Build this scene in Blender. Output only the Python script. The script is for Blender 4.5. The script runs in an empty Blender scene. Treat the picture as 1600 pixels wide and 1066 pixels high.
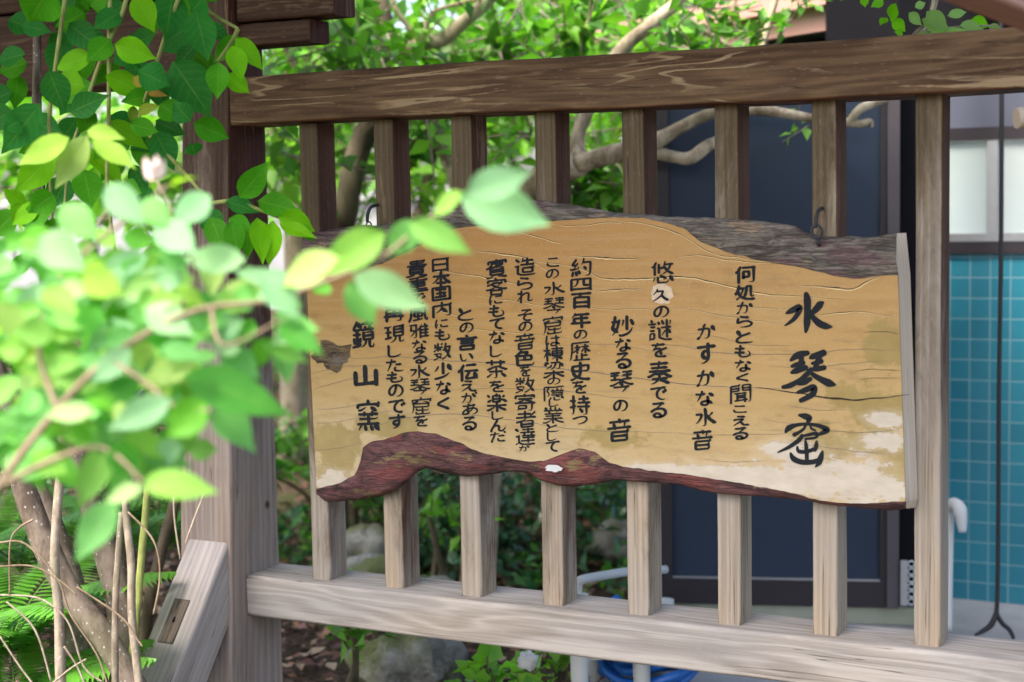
import bpy, math, random
from mathutils import Vector, Matrix, noise

random.seed(7)
scene = bpy.context.scene
COL = scene.collection

# ------------------------------------------------------------------ camera
F_PX = 2414.0
YAW, PITCH, ROLL = 0.4702, -0.0871, -0.0194
EYE = Vector((1.738, -2.519, 1.153))
_fwd = Vector((-math.sin(YAW) * math.cos(PITCH), math.cos(YAW) * math.cos(PITCH), math.sin(PITCH)))
_r0 = Vector((math.cos(YAW), math.sin(YAW), 0))
_u0 = _r0.cross(_fwd)
_R = _r0 * math.cos(ROLL) + _u0 * math.sin(ROLL)
_U = _u0 * math.cos(ROLL) - _r0 * math.sin(ROLL)
cam_data = bpy.data.cameras.new("camera")
cam = bpy.data.objects.new("camera", cam_data)
COL.objects.link(cam)
cam.matrix_world = Matrix(((_R.x, _U.x, -_fwd.x, EYE.x), (_R.y, _U.y, -_fwd.y, EYE.y),
                           (_R.z, _U.z, -_fwd.z, EYE.z), (0, 0, 0, 1)))
cam_data.sensor_width = 36.0
cam_data.lens = F_PX * 36.0 / 1600.0
cam_data.clip_end = 500
cam_data.clip_start = 0.05
cam_data.dof.use_dof = True
cam_data.dof.focus_distance = 2.78
cam_data.dof.aperture_fstop = 3.1
cam_data.dof.aperture_blades = 9
scene.camera = cam

# ------------------------------------------------------------------ light
SUN_EL, SUN_AZ = math.radians(56), math.radians(205)      # azimuth: the sun stands behind the camera, to its left
world = bpy.data.worlds.new("World")
scene.world = world
world.use_nodes = True
_nt = world.node_tree
_sky = _nt.nodes.new("ShaderNodeTexSky")
_sky.sky_type = 'NISHITA'
_sky.sun_disc = False
_sky.sun_elevation = SUN_EL
_sky.sun_rotation = SUN_AZ
_sky.air_density = 1.0
_sky.dust_density = 4.5
_sky.ozone_density = 0.6
_bg = _nt.nodes["Background"]
_bg.inputs[1].default_value = 0.15
_nt.links.new(_sky.outputs[0], _bg.inputs[0])
sun = bpy.data.lights.new("sun", 'SUN')
sun.energy = 1.5
sun.angle = math.radians(12)
sun.color = (1.0, 0.95, 0.88)
sun_ob = bpy.data.objects.new("sun", sun)
COL.objects.link(sun_ob)
_sd = Vector((math.sin(SUN_AZ) * math.cos(SUN_EL), math.cos(SUN_AZ) * math.cos(SUN_EL), math.sin(SUN_EL)))
sun_ob.rotation_euler = _sd.to_track_quat('Z', 'Y').to_euler()
scene.view_settings.view_transform = 'Standard'
scene.view_settings.look = 'None'
scene.view_settings.exposure = 2.15
scene.view_settings.gamma = 1.0
scene.render.engine = 'CYCLES'
scene.cycles.use_denoising = True
scene.cycles.max_bounces = 8
scene.cycles.transparent_max_bounces = 8
scene.cycles.sample_clamp_indirect = 6.0

# ------------------------------------------------------------------ placing by the photograph's pixels (1600 x 1066)
def ray(px, py):
    return _R * ((px - 800) / F_PX) - _U * ((py - 533) / F_PX) + _fwd
def on_y(px, py, y):
    d = ray(px, py); return EYE + d * ((y - EYE.y) / d.y)
def on_x(px, py, x):
    d = ray(px, py); return EYE + d * ((x - EYE.x) / d.x)
def on_z(px, py, z):
    d = ray(px, py); return EYE + d * ((z - EYE.z) / d.z)
def deep(px, py, Z):
    return EYE + ray(px, py) * Z
def on_plane(px, py, p, n):
    d = ray(px, py); return EYE + d * ((p - EYE).dot(n) / d.dot(n))

# ------------------------------------------------------------------ scene tree helpers
def tag(o, label=None, cat=None, group=None, kind=None):
    if label: o["label"] = label
    if cat: o["category"] = cat
    if group: o["group"] = group
    if kind: o["kind"] = kind
    return o
def thing(name, loc, label, cat, group=None):
    o = bpy.data.objects.new(name, None); COL.objects.link(o)
    o.location = loc; o.empty_display_size = 0.1
    return tag(o, label, cat, group)

class MB:
    """collects faces with uvs, tints and material slots; build() links them as one mesh object"""
    def __init__(s):
        s.v = []; s.f = []; s.uv = []; s.mi = []; s.tint = []; s.sm = []
    def vert(s, p):
        s.v.append((p[0], p[1], p[2])); return len(s.v) - 1
    def face(s, ids, uvs=None, m=0, tint=(1, 1, 1), smooth=True):
        s.f.append(tuple(ids)); s.uv.append(uvs or [(0, 0)] * len(ids)); s.mi.append(m); s.tint.append(tint); s.sm.append(smooth)
    def build(s, name, mats, parent=None):
        me = bpy.data.meshes.new(name)
        origin = Vector((0, 0, 0))
        if parent is not None:
            p = parent
            while p is not None: origin += p.location; p = p.parent
        elif s.v:
            n = len(s.v)
            origin = Vector((sum(v[0] for v in s.v) / n, sum(v[1] for v in s.v) / n, min(v[2] for v in s.v)))
        me.from_pydata([(a - origin.x, b - origin.y, c - origin.z) for a, b, c in s.v], [], s.f)
        uvl = me.uv_layers.new(name="UVMap")
        flat = [c for poly in s.uv for u in poly for c in u]
        uvl.data.foreach_set("uv", flat)
        ca = me.color_attributes.new("tint", 'FLOAT_COLOR', 'CORNER')
        cf = [c for f, t in zip(s.f, s.tint) for _ in f for c in (t[0], t[1], t[2], 1.0)]
        ca.data.foreach_set("color", cf)
        me.polygons.foreach_set("material_index", s.mi)
        me.polygons.foreach_set("use_smooth", s.sm)
        for m in (mats if isinstance(mats, (list, tuple)) else [mats]): me.materials.append(m)
        me.update()
        o = bpy.data.objects.new(name, me); COL.objects.link(o)
        if parent is not None: o.parent = parent
        else: o.location = origin
        return o

def beam(mb, p0, p1, w, h, up=Vector((0, 0, 1)), n=14, ch=0.004, jit=0.0012, m=0, seed=0.0, cap=True, bow=None):
    """chamfered timber from p0 to p1; w across (side vector), h along 'up'; long faces carry uv = (along, around) in metres"""
    p0, p1 = Vector(p0), Vector(p1)
    d = (p1 - p0); L = d.length; d.normalize()
    side = d.cross(up).normalized(); u = side.cross(d).normalized()
    a, b = w / 2, h / 2
    prof = []
    for sx, sy in ((1, -1), (1, 1), (-1, 1), (-1, -1)):
        c = [(sx * a, sy * (b - ch)), (sx * (a - ch * .3), sy * (b - ch * .3)), (sx * (a - ch), sy * b)]
        if sx * sy > 0: prof += c
        else: prof += c[::-1]
    K = len(prof)
    per = [0.0]
    for i in range(K):
        q, r = prof[i], prof[(i + 1) % K]
        per.append(per[-1] + math.hypot(q[0] - r[0], q[1] - r[1]))
    ou, ov = seed * 3.17 % 17, seed * 7.31 % 13
    rings = []
    for i in range(n + 1):
        t = i / n
        c = p0 + d * (L * t)
        if bow: c += bow(t)
        ring = []
        for k, (x, y) in enumerate(prof):
            j = noise.noise_vector(Vector((t * L * 7 + seed * 11, x * 40 + seed, y * 40))) * jit
            ring.append(mb.vert(c + side * x + u * y + side * j.x + u * j.y))
        rings.append(ring)
    for i in range(n):
        for k in range(K):
            k2 = (k + 1) % K
            u0, u1 = ou + L * i / n, ou + L * (i + 1) / n
            flat = math.hypot(prof[k][0] - prof[k2][0], prof[k][1] - prof[k2][1]) > ch * 2.5
            mb.face([rings[i][k], rings[i][k2], rings[i + 1][k2], rings[i + 1][k]],
                    [(u0, ov + per[k]), (u0, ov + per[k + 1]), (u1, ov + per[k + 1]), (u1, ov + per[k])], m, smooth=not flat)
    if cap:
        uvs = [(ou + y * .3, ov + 3 + x) for x, y in prof]
        mb.face(rings[0][::-1], uvs[::-1], m, smooth=False)
        mb.face(rings[-1], uvs, m, smooth=False)

def crom(P, R=None, k=6):
    """Catmull-Rom through points (and radii)"""
    P = [Vector(p) for p in P]
    R = R or [0] * len(P)
    out, ro = [], []
    for i in range(len(P) - 1):
        a, b, c, e = P[max(i - 1, 0)], P[i], P[i + 1], P[min(i + 2, len(P) - 1)]
        for j in range(k):
            t = j / k
            out.append(0.5 * ((2 * b) + (c - a) * t + (2 * a - 5 * b + 4 * c - e) * t * t + (3 * b - a - 3 * c + e) * t ** 3))
            ro.append(R[i] * (1 - t) + R[i + 1] * t)
    out.append(P[-1]); ro.append(R[-1])
    return out, ro

def tube(mb, P, R, sides=8, m=0, k=6, tint=(1, 1, 1), jit=0.0, cap=True):
    pts, rad = crom(P, R, k)
    prev = None; rings = []; L = 0
    ref = Vector((0.31, 0.52, 0.79))
    for i, p in enumerate(pts):
        d = (pts[min(i + 1, len(pts) - 1)] - pts[max(i - 1, 0)]).normalized()
        if prev is None: n1 = d.cross(ref).normalized()
        else: n1 = (prev - d * prev.dot(d)).normalized()
        prev = n1; n2 = d.cross(n1)
        if i: L += (p - pts[i - 1]).length
        ring = []
        for s_ in range(sides):
            a = 2 * math.pi * s_ / sides
            rr = rad[i] * (1 + jit * noise.noise(Vector((p.x * 18, p.y * 18, p.z * 18 + a * 1.3))))
            ring.append(mb.vert(p + n1 * (math.cos(a) * rr) + n2 * (math.sin(a) * rr)))
        rings.append((ring, L))
    for (r0, l0), (r1, l1) in zip(rings, rings[1:]):
        for s_ in range(sides):
            s2 = (s_ + 1) % sides
            mb.face([r0[s_], r0[s2], r1[s2], r1[s_]], [(l0, s_ / sides), (l0, (s_ + 1) / sides), (l1, (s_ + 1) / sides), (l1, s_ / sides)], m, tint)
    if cap:
        mb.face(rings[0][0][::-1], None, m, tint, False); mb.face(rings[-1][0], None, m, tint, False)

def box(mb, lo, hi, m=0, rot=None, org=None):
    c = [Vector((x, y, z)) for z in (lo[2], hi[2]) for y in (lo[1], hi[1]) for x in (lo[0], hi[0])]
    if rot is not None: c = [org + rot @ p for p in c]
    i = [mb.vert(p) for p in c]
    for q in ((0, 2, 3, 1), (4, 5, 7, 6), (0, 1, 5, 4), (2, 6, 7, 3), (0, 4, 6, 2), (1, 3, 7, 5)):
        a = c[q[0]]; e1 = (c[q[1]] - a); e2 = (c[q[3]] - a)
        mb.face([i[j] for j in q], [(0, 0), (e1.length, 0), (e1.length, e2.length), (0, e2.length)], m, smooth=False)

def leaf(mb, base, tip, width, hint, tint, nu=6, fold=0.25, droop=0.12, tail=0.16, m=0):
    """one pointed leaf: midrib fold, droop, drawn-out tip; uv = (along, across)"""
    base, tip = Vector(base), Vector(tip)
    d = tip - base; L = d.length
    if L < 1e-6: return
    d.normalize()
    n = (hint - d * hint.dot(d))
    if n.length < 1e-4: n = d.orthogonal()
    n.normalize(); s = d.cross(n).normalized()
    rows = []
    for i in range(nu + 1):
        t = i / nu
        if t < 1 - tail: hw = math.sin(math.pi * min(1, (t / (1 - tail)) ** 0.85 * 0.93 + 0.0)) ** 0.8
        else: hw = math.sin(math.pi * 0.93) ** 0.8 * (1 - (t - (1 - tail)) / tail)
        hw *= width / 2
        c = base + d * (L * t) - n * (droop * L * (t - .1) ** 2) + n * (droop * L * .3)
        up = n * (fold * hw)
        wv = n * (0.05 * width * math.sin(t * 9 + L * 300))
        rows.append([mb.vert(c - s * hw + up + wv), mb.vert(c - s * hw * .5 + up * .42), mb.vert(c), mb.vert(c + s * hw * .5 + up * .42), mb.vert(c + s * hw + up - wv)])
    vv = (-1, -.5, 0, .5, 1)
    for i in range(nu):
        for k in range(4):
            mb.face([rows[i][k], rows[i][k + 1], rows[i + 1][k + 1], rows[i + 1][k]],
                    [(i / nu, vv[k]), (i / nu, vv[k + 1]), ((i + 1) / nu, vv[k + 1]), ((i + 1) / nu, vv[k])], m, tint)

def small_leaf(mb, c, d, n, L, w, tint, m=0):
    """folded six-point leaf for crowns"""
    s = d.cross(n).normalized()
    v = [c, c + d * L * .45 - s * w / 2 + n * w * .15, c + d * L * .5 - n * L * .02, c + d * L * .45 + s * w / 2 + n * w * .15, c + d * L - n * L * .1]
    i = [mb.vert(p) for p in v]
    mb.face([i[0], i[2], i[1]], [(0, 0), (.5, 0), (.45, -1)], m, tint); mb.face([i[0], i[3], i[2]], [(0, 0), (.45, 1), (.5, 0)], m, tint)
    mb.face([i[1], i[2], i[4]], [(.45, -1), (.5, 0), (1, 0)], m, tint); mb.face([i[2], i[3], i[4]], [(.5, 0), (.45, 1), (1, 0)], m, tint)

def rnd_dir(rng, upb=0.0):
    while True:
        v = Vector((rng.uniform(-1, 1), rng.uniform(-1, 1), rng.uniform(-1, 1)))
        if .05 < v.length < 1:
            v.normalize(); v.z += upb; return v.normalized()

def clump(mb, rng, c, r, n, L, w, pal, squash=0.8, twigs=None):
    """leaves spread through a ball, on sprigs that radiate from its middle"""
    c = Vector(c)
    k = max(1, n // 7)
    for _ in range(k):
        d = rnd_dir(rng); d.z *= squash
        e = c + d * r * rng.uniform(.35, 1.05)
        ax = (d + rnd_dir(rng) * .7 + Vector((0, 0, -.15))).normalized()
        if twigs is not None: tube(twigs, [c + d * r * .1, (c + e) / 2 + rnd_dir(rng) * r * .06, e + ax * L * 2], [L * .06, L * .045, L * .03], 4, m=1, k=2)
        base = pal[rng.randrange(len(pal))]
        g = rng.uniform(.75, 1.2)
        for q in range(7):
            ld = (ax * rng.uniform(.2, .9) + rnd_dir(rng) * .8).normalized()
            nn = (Vector((0, 0, 1)) + rnd_dir(rng) * .8).normalized()
            if abs(nn.dot(ld)) > .95: continue
            nn = (nn - ld * nn.dot(ld)).normalized()
            f = g * rng.uniform(.85, 1.15)
            sz = rng.uniform(.65, 1.25)
            small_leaf(mb, e + ax * L * (q - 3) * .45 + rnd_dir(rng) * L * .2, ld, nn, L * sz, w * sz, (base[0] * f, base[1] * f, base[2] * f))

# ------------------------------------------------------------------ materials
class NT:
    def __init__(s, name):
        s.mat = bpy.data.materials.new(name); s.mat.use_nodes = True
        s.t = s.mat.node_tree; s.t.nodes.clear()
        s.out = s.n("ShaderNodeOutputMaterial")
        s.p = s.n("ShaderNodeBsdfPrincipled")
        s.l(s.p.outputs[0], s.out.inputs[0])
    def n(s, typ, **kw):
        x = s.t.nodes.new(typ)
        for k, v in kw.items(): setattr(x, k, v)
        return x
    def l(s, a, b): s.t.links.new(a, b)
    def put(s, sock, v):
        if hasattr(v, "is_linked") or hasattr(v, "links"): s.l(v, sock)
        else: sock.default_value = v
    def math(s, op, a, b=0.0, c=None, clamp=False):
        x = s.n("ShaderNodeMath", operation=op, use_clamp=clamp)
        s.put(x.inputs[0], a); s.put(x.inputs[1], b)
        if c is not None: s.put(x.inputs[2], c)
        return x.outputs[0]
    def mix(s, f, a, b, blend='MIX'):
        x = s.n("ShaderNodeMix", data_type='RGBA', blend_type=blend)
        s.put(x.inputs[0], f)
        for sock, v in ((x.inputs[6], a), (x.inputs[7], b)):
            if isinstance(v, tuple): sock.default_value = (*v[:3], 1)
            else: s.l(v, sock)
        return x.outputs[2]
    def ramp(s, f, stops, interp='LINEAR'):
        x = s.n("ShaderNodeValToRGB"); x.color_ramp.interpolation = interp
        e = x.color_ramp.elements
        while len(e) < len(stops): e.new(.5)
        for el, (p, c) in zip(e, stops):
            el.position = p; el.color = (*c, 1) if isinstance(c, tuple) else (c, c, c, 1)
        s.l(f, x.inputs[0]); return x.outputs[0]
    def sstep(s, f, a, b):
        x = s.n("ShaderNodeMapRange", interpolation_type='SMOOTHSTEP')
        s.put(x.inputs[0], f); x.inputs[1].default_value = a; x.inputs[2].default_value = b
        return x.outputs[0]
    def vec(s, v, sc=(1, 1, 1), loc=(0, 0, 0)):
        x = s.n("ShaderNodeMapping"); x.inputs['Scale'].default_value = sc; x.inputs['Location'].default_value = loc
        s.l(v, x.inputs[0]); return x.outputs[0]
    def noise(s, v, scale=1.0, det=4.0, rough=.55, dist=0.0):
        x = s.n("ShaderNodeTexNoise"); x.inputs['Scale'].default_value = scale; x.inputs['Detail'].default_value = det
        x.inputs['Roughness'].default_value = rough; x.inputs['Distortion'].default_value = dist
        s.l(v, x.inputs['Vector']); return x.outputs[0]
    def pos(s): return s.n("ShaderNodeNewGeometry").outputs['Position']
    def uv(s): return s.n("ShaderNodeUVMap", uv_map="UVMap").outputs[0]
    def sep(s, v):
        x = s.n("ShaderNodeSeparateXYZ"); s.l(v, x.inputs[0]); return x.outputs
    def tint(s): return s.n("ShaderNodeVertexColor", layer_name="tint").outputs[0]
    def bump(s, h, dist=.002, strength=.6):
        x = s.n("ShaderNodeBump"); x.inputs['Distance'].default_value = dist; x.inputs['Strength'].default_value = strength
        s.l(h, x.inputs['Height']); s.l(x.outputs[0], s.p.inputs['Normal']); return x
    def done(s, col, rough=.7, spec=.3):
        s.put(s.p.inputs['Base Color'], (*col, 1) if isinstance(col, tuple) else col)
        s.put(s.p.inputs['Roughness'], rough); s.p.inputs['Specular IOR Level'].default_value = spec
        return s.mat

def plain(name, col, rough=.6, metal=0.0, spec=.4, var=.15, sc=20.0):
    t = NT(name)
    f = t.noise(t.pos(), sc, 4)
    c = t.mix(f, tuple(x * (1 - var) for x in col), tuple(min(1, x * (1 + var)) for x in col))
    t.p.inputs['Metallic'].default_value = metal
    return t.done(c, rough, spec)

def wood(name, stain=((.030, .014, .009), (.105, .060, .034)), grey=((.19, .155, .125), (.47, .42, .36)), wa=1.0, wz=1.0, wx=0.0, scuff=.5, warm=.35, swirl=0.0, streak=0.0, ring=.13, side=(.95, .58, .58)):
    """sawn timber: brown stain kept where sheltered higher up, stain and painted-in shade on right sides and undersides, silver-grey bare wood elsewhere"""
    t = NT(name)
    uv = t.uv(); P = t.sep(t.pos())
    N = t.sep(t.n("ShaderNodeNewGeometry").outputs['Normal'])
    stain_shade = t.math('MAXIMUM', t.sstep(N[0], .4, .8), t.sstep(N[2], -.4, -.8))  # right faces and undersides: kept stain with shade painted in
    sx = t.sep(uv)
    big = t.noise(t.vec(uv, (1.6, 16, 1)), 1, 5, .6, .4)
    fib = t.noise(t.vec(uv, (5, 190, 1)), 1, 4, .65)
    wob = t.noise(t.vec(uv, (1.3, 7, 1)), 1, 3)
    gap = t.noise(t.vec(uv, (.25, 60, 1)), 1, 2)
    ringv = t.math('ADD', t.math('MULTIPLY', sx[1], 560.0 * (1 - .78 * swirl)), t.math('MULTIPLY', wob, 9.0 + 62.0 * swirl))
    ringv = t.math('ADD', ringv, t.math('MULTIPLY', gap, 11.0))
    rings = t.math('POWER', t.math('ADD', t.math('MULTIPLY', t.math('SINE', ringv), .5), .5), 1.7)
    k = t.math('ADD', t.math('MULTIPLY', big, .6), t.math('MULTIPLY', fib, .4))
    k = t.math('ADD', k, t.math('MULTIPLY', t.math('SUBTRACT', rings, .45), ring))
    dark = t.ramp(k, [(.28, stain[0]), (.52, tuple((a + b) / 2 for a, b in zip(*stain))), (.76, stain[1])])
    dark = t.mix(stain_shade, dark, t.mix(1.0, dark, side, 'MULTIPLY'))
    pale = t.ramp(k, [(.25, grey[0]), (.5, tuple((a + b) / 2 for a, b in zip(*grey))), (.75, grey[1])])
    tone = t.noise(t.vec(uv, (2.5, 9, 1), (3, 5, 0)), 1, 3)
    pale = t.mix(t.math('MULTIPLY', t.sstep(tone, .42, .7), warm), pale, t.mix(.5, pale, (.42, .27, .13)))
    pale = t.mix(t.math('MULTIPLY', t.sstep(tone, .55, .3), .3), pale, t.mix(.5, pale, (.25, .235, .25)))
    n1 = t.noise(t.vec(uv, (3, 16, 1), (9, 2, 0)), 1, 6, .72, .7)
    w = t.math('ADD', t.math('SUBTRACT', wa, t.math('MULTIPLY', P[2], wz)), t.math('MULTIPLY', P[0], wx))
    w = t.math('ADD', w, t.math('MULTIPLY', t.math('SUBTRACT', n1, .5), 1.7))
    w = t.math('SUBTRACT', w, t.math('MULTIPLY', stain_shade, t.math('ADD', .08, t.math('MULTIPLY', t.sstep(P[2], .70, 1.05), .30))))
    wf = t.sstep(w, .2, .8)
    col = t.mix(wf, dark, pale)
    unw = t.math('SUBTRACT', 1.0, wf, clamp=True)
    s1 = t.noise(t.vec(uv, (2.2, 30, 1), (4, 7, 0)), 1, 6, .6, 1.2)
    s2 = t.noise(t.vec(uv, (30, 90, 1)), 1, 3)
    sc = t.math('MULTIPLY', t.sstep(t.math('ADD', s1, t.math('MULTIPLY', t.math('SUBTRACT', s2, .5), .16)), .60, .66), scuff)
    col = t.mix(t.math('MULTIPLY', sc, unw), col, (.30, .205, .115))
    if streak:
        c1 = t.noise(t.vec(uv, (1.15, 9.5, 1), (2, 3, 0)), 1, 3, .5, .5)
        c1 = t.math('ADD', c1, t.math('MULTIPLY', t.math('SUBTRACT', s2, .5), .025))
        tri = t.math('PINGPONG', t.math('MULTIPLY', c1, 9.0), .5)
        gate_ = t.sstep(t.noise(t.vec(uv, (3.2, 11, 1), (7, 1, 0)), 1, 4, .6), .43, .56)
        ln = t.math('MULTIPLY', t.sstep(tri, .13, .05), t.math('MULTIPLY', gate_, streak))
        col = t.mix(ln, col, t.mix(fib, (.25, .165, .085), (.42, .31, .18)))
    spk = t.noise(t.vec(uv, (60, 260, 1)), 1, 2)
    col = t.mix(t.math('MULTIPLY', t.sstep(spk, .60, .75), .28), col, t.mix(.5, col, (.5, .42, .33)))
    blot = t.noise(t.vec(uv, (6, 22, 1), (5, 5, 0)), 1, 5, .65)
    col = t.mix(t.math('MULTIPLY', t.sstep(blot, .55, .72), .35), col, t.mix(.5, col, (.05, .035, .03)))
    cr = t.noise(t.vec(uv, (1.1, 60, 1), (1, 8, 0)), 1, 2, .5)
    crk = t.math('MULTIPLY', t.sstep(t.math('ABSOLUTE', t.math('SUBTRACT', cr, .40)), .010, .0), t.sstep(tone, .40, .55))
    col = t.mix(t.math('MULTIPLY', crk, .75), col, (.02, .015, .012))
    h = t.math('SUBTRACT', t.math('ADD', t.math('MULTIPLY', fib, .6), t.math('MULTIPLY', rings, .3)), crk)
    t.bump(h, .0010, .5)
    return t.done(col, t.math('SUBTRACT', .85, t.math('MULTIPLY', big, .2)), .2)

def leafmat(name, trans=.38, rough=.38, spec=.4, veins=True, tr_gain=(1.25, 1.5, .55)):
    t = NT(name)
    c = t.tint()
    uv = t.sep(t.uv())
    av = t.math('ABSOLUTE', uv[1])
    var = t.noise(t.pos(), 45, 3)
    col = t.mix(var, t.mix(.25, c, (0, 0, 0)), t.mix(.05, c, (.5, .6, .05)))
    if veins:
        ph = t.math('SUBTRACT', t.math('MULTIPLY', uv[0], 44.0), t.math('MULTIPLY', av, 10.0))
        lat = t.math('POWER', t.math('ADD', t.math('MULTIPLY', t.math('SINE', ph), .5), .5), 7.0)
        mid = t.sstep(av, .07, .02)
        vn = t.math('MAXIMUM', t.math('MULTIPLY', lat, .22), t.math('MULTIPLY', mid, .7))
        col = t.mix(t.math('MULTIPLY', vn, .38), col, t.mix(.5, col, (.40, .55, .10)))
        t.bump(t.math('SUBTRACT', 1.0, vn), .0006, .5)
    t.done(col, rough, spec)
    tr = t.n("ShaderNodeBsdfTranslucent")
    g = t.n("ShaderNodeMix", data_type='RGBA', blend_type='MULTIPLY'); g.inputs[0].default_value = 1
    t.l(col, g.inputs[6]); g.inputs[7].default_value = (*tr_gain, 1)
    t.l(g.outputs[2], tr.inputs[0])
    mx = t.n("ShaderNodeMixShader"); mx.inputs[0].default_value = trans
    t.l(t.p.outputs[0], mx.inputs[1]); t.l(tr.outputs[0], mx.inputs[2]); t.l(mx.outputs[0], t.out.inputs[0])
    return t.mat

def barkmat(name, a, b, spots=None, sc=30):
    t = NT(name)
    P = t.pos()
    n = t.noise(t.vec(P, (1, 1, .45)), sc, 6, .65)
    m_ = t.noise(P, sc * .22, 3)
    col = t.mix(t.sstep(n, .35, .65), a, b)
    col = t.mix(t.math('MULTIPLY', t.sstep(m_, .45, .65), .5), col, t.mix(.5, col, (.16, .17, .09)))
    if spots:
        v = t.n("ShaderNodeTexVoronoi"); v.inputs['Scale'].default_value = 95; t.l(t.vec(P, (1, 1, .8)), v.inputs['Vector'])
        col = t.mix(t.math('MULTIPLY', t.sstep(v.outputs[0], .22, .12), .75), col, spots)
    t.bump(n, .004, .6)
    return t.done(col, .8, .2)

M = {}
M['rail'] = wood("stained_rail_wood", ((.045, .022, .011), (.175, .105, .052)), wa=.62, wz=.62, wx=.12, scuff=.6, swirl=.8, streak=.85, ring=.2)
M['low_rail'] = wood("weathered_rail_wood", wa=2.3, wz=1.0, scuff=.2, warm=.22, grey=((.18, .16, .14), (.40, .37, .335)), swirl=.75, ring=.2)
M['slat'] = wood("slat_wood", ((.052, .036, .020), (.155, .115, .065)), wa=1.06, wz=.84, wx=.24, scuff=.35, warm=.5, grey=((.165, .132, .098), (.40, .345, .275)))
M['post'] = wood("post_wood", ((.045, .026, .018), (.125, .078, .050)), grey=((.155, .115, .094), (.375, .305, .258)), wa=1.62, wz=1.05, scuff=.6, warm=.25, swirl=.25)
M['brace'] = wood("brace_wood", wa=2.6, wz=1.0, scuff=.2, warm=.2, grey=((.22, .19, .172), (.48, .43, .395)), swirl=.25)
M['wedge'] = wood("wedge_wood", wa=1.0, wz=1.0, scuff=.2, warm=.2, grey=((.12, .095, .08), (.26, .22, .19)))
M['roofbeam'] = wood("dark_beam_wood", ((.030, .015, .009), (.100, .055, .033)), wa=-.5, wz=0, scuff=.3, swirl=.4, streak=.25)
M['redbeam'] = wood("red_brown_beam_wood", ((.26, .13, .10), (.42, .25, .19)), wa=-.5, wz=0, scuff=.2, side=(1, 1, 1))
M['leaf_mid'] = leafmat("green_leaf", .42, .55, .10)
M['leaf_near'] = leafmat("pale_young_leaf", .45, .5, .16, True, (1.2, 1.4, .6))
M['leaf_far'] = leafmat("crown_leaf", .42, .45, .35, False)
M['leaf_dark'] = leafmat("evergreen_leaf", .2, .3, .5, False)
M['stem'] = barkmat("green_stem", (.16, .19, .05), (.28, .30, .09), None, 60)
M['twig'] = barkmat("pinkish_twig", (.17, .115, .075), (.27, .195, .13), None, 60)
M['trunk'] = barkmat("speckled_bark", (.085, .062, .045), (.20, .155, .12), (.42, .39, .35), 40)
M['thin'] = barkmat("thin_stem_bark", (.20, .155, .11), (.34, .28, .21), (.45, .4, .34), 60)
M['smooth'] = barkmat("smooth_pale_bark", (.20, .155, .095), (.50, .42, .29), (.16, .15, .09), 22)
M['darkbark'] = barkmat("dark_bark", (.05, .04, .025), (.12, .095, .06), None, 20)
def ink():
    t = NT("black_ink")
    P = t.pos(); a = t.noise(P, 60, 4, .7); b = t.noise(t.vec(P, (30, 30, 160)), 1, 4, .7)
    c = t.mix(a, (.007, .009, .011), (.020, .023, .026))
    c = t.mix(t.math('MULTIPLY', t.sstep(b, .62, .74), .5), c, (.11, .085, .055))
    return t.done(c, .8, .12)
M['ink'] = ink()
M['iron'] = plain("dark_iron", (.035, .035, .038), .7, 0, .25, .4, 120)
M['steel'] = plain("zinc_steel", (.45, .46, .48), .4, .9, .5, .15, 40)
M['white'] = plain("white_plastic", (.50, .51, .50), .4, 0, .4, .10, 9)
M['blue'] = plain("blue_plastic", (.015, .13, .48), .35, 0, .5, .25, 12)
M['cable'] = plain("black_rubber", (.012, .012, .014), .5, 0, .4, .2, 50)
M['flower'] = plain("pale_pink_petal", (.75, .55, .50), .6, 0, .2, .12, 60)
M['berry'] = plain("red_berry", (.45, .03, .03), .35, 0, .5, .1, 60)

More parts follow.
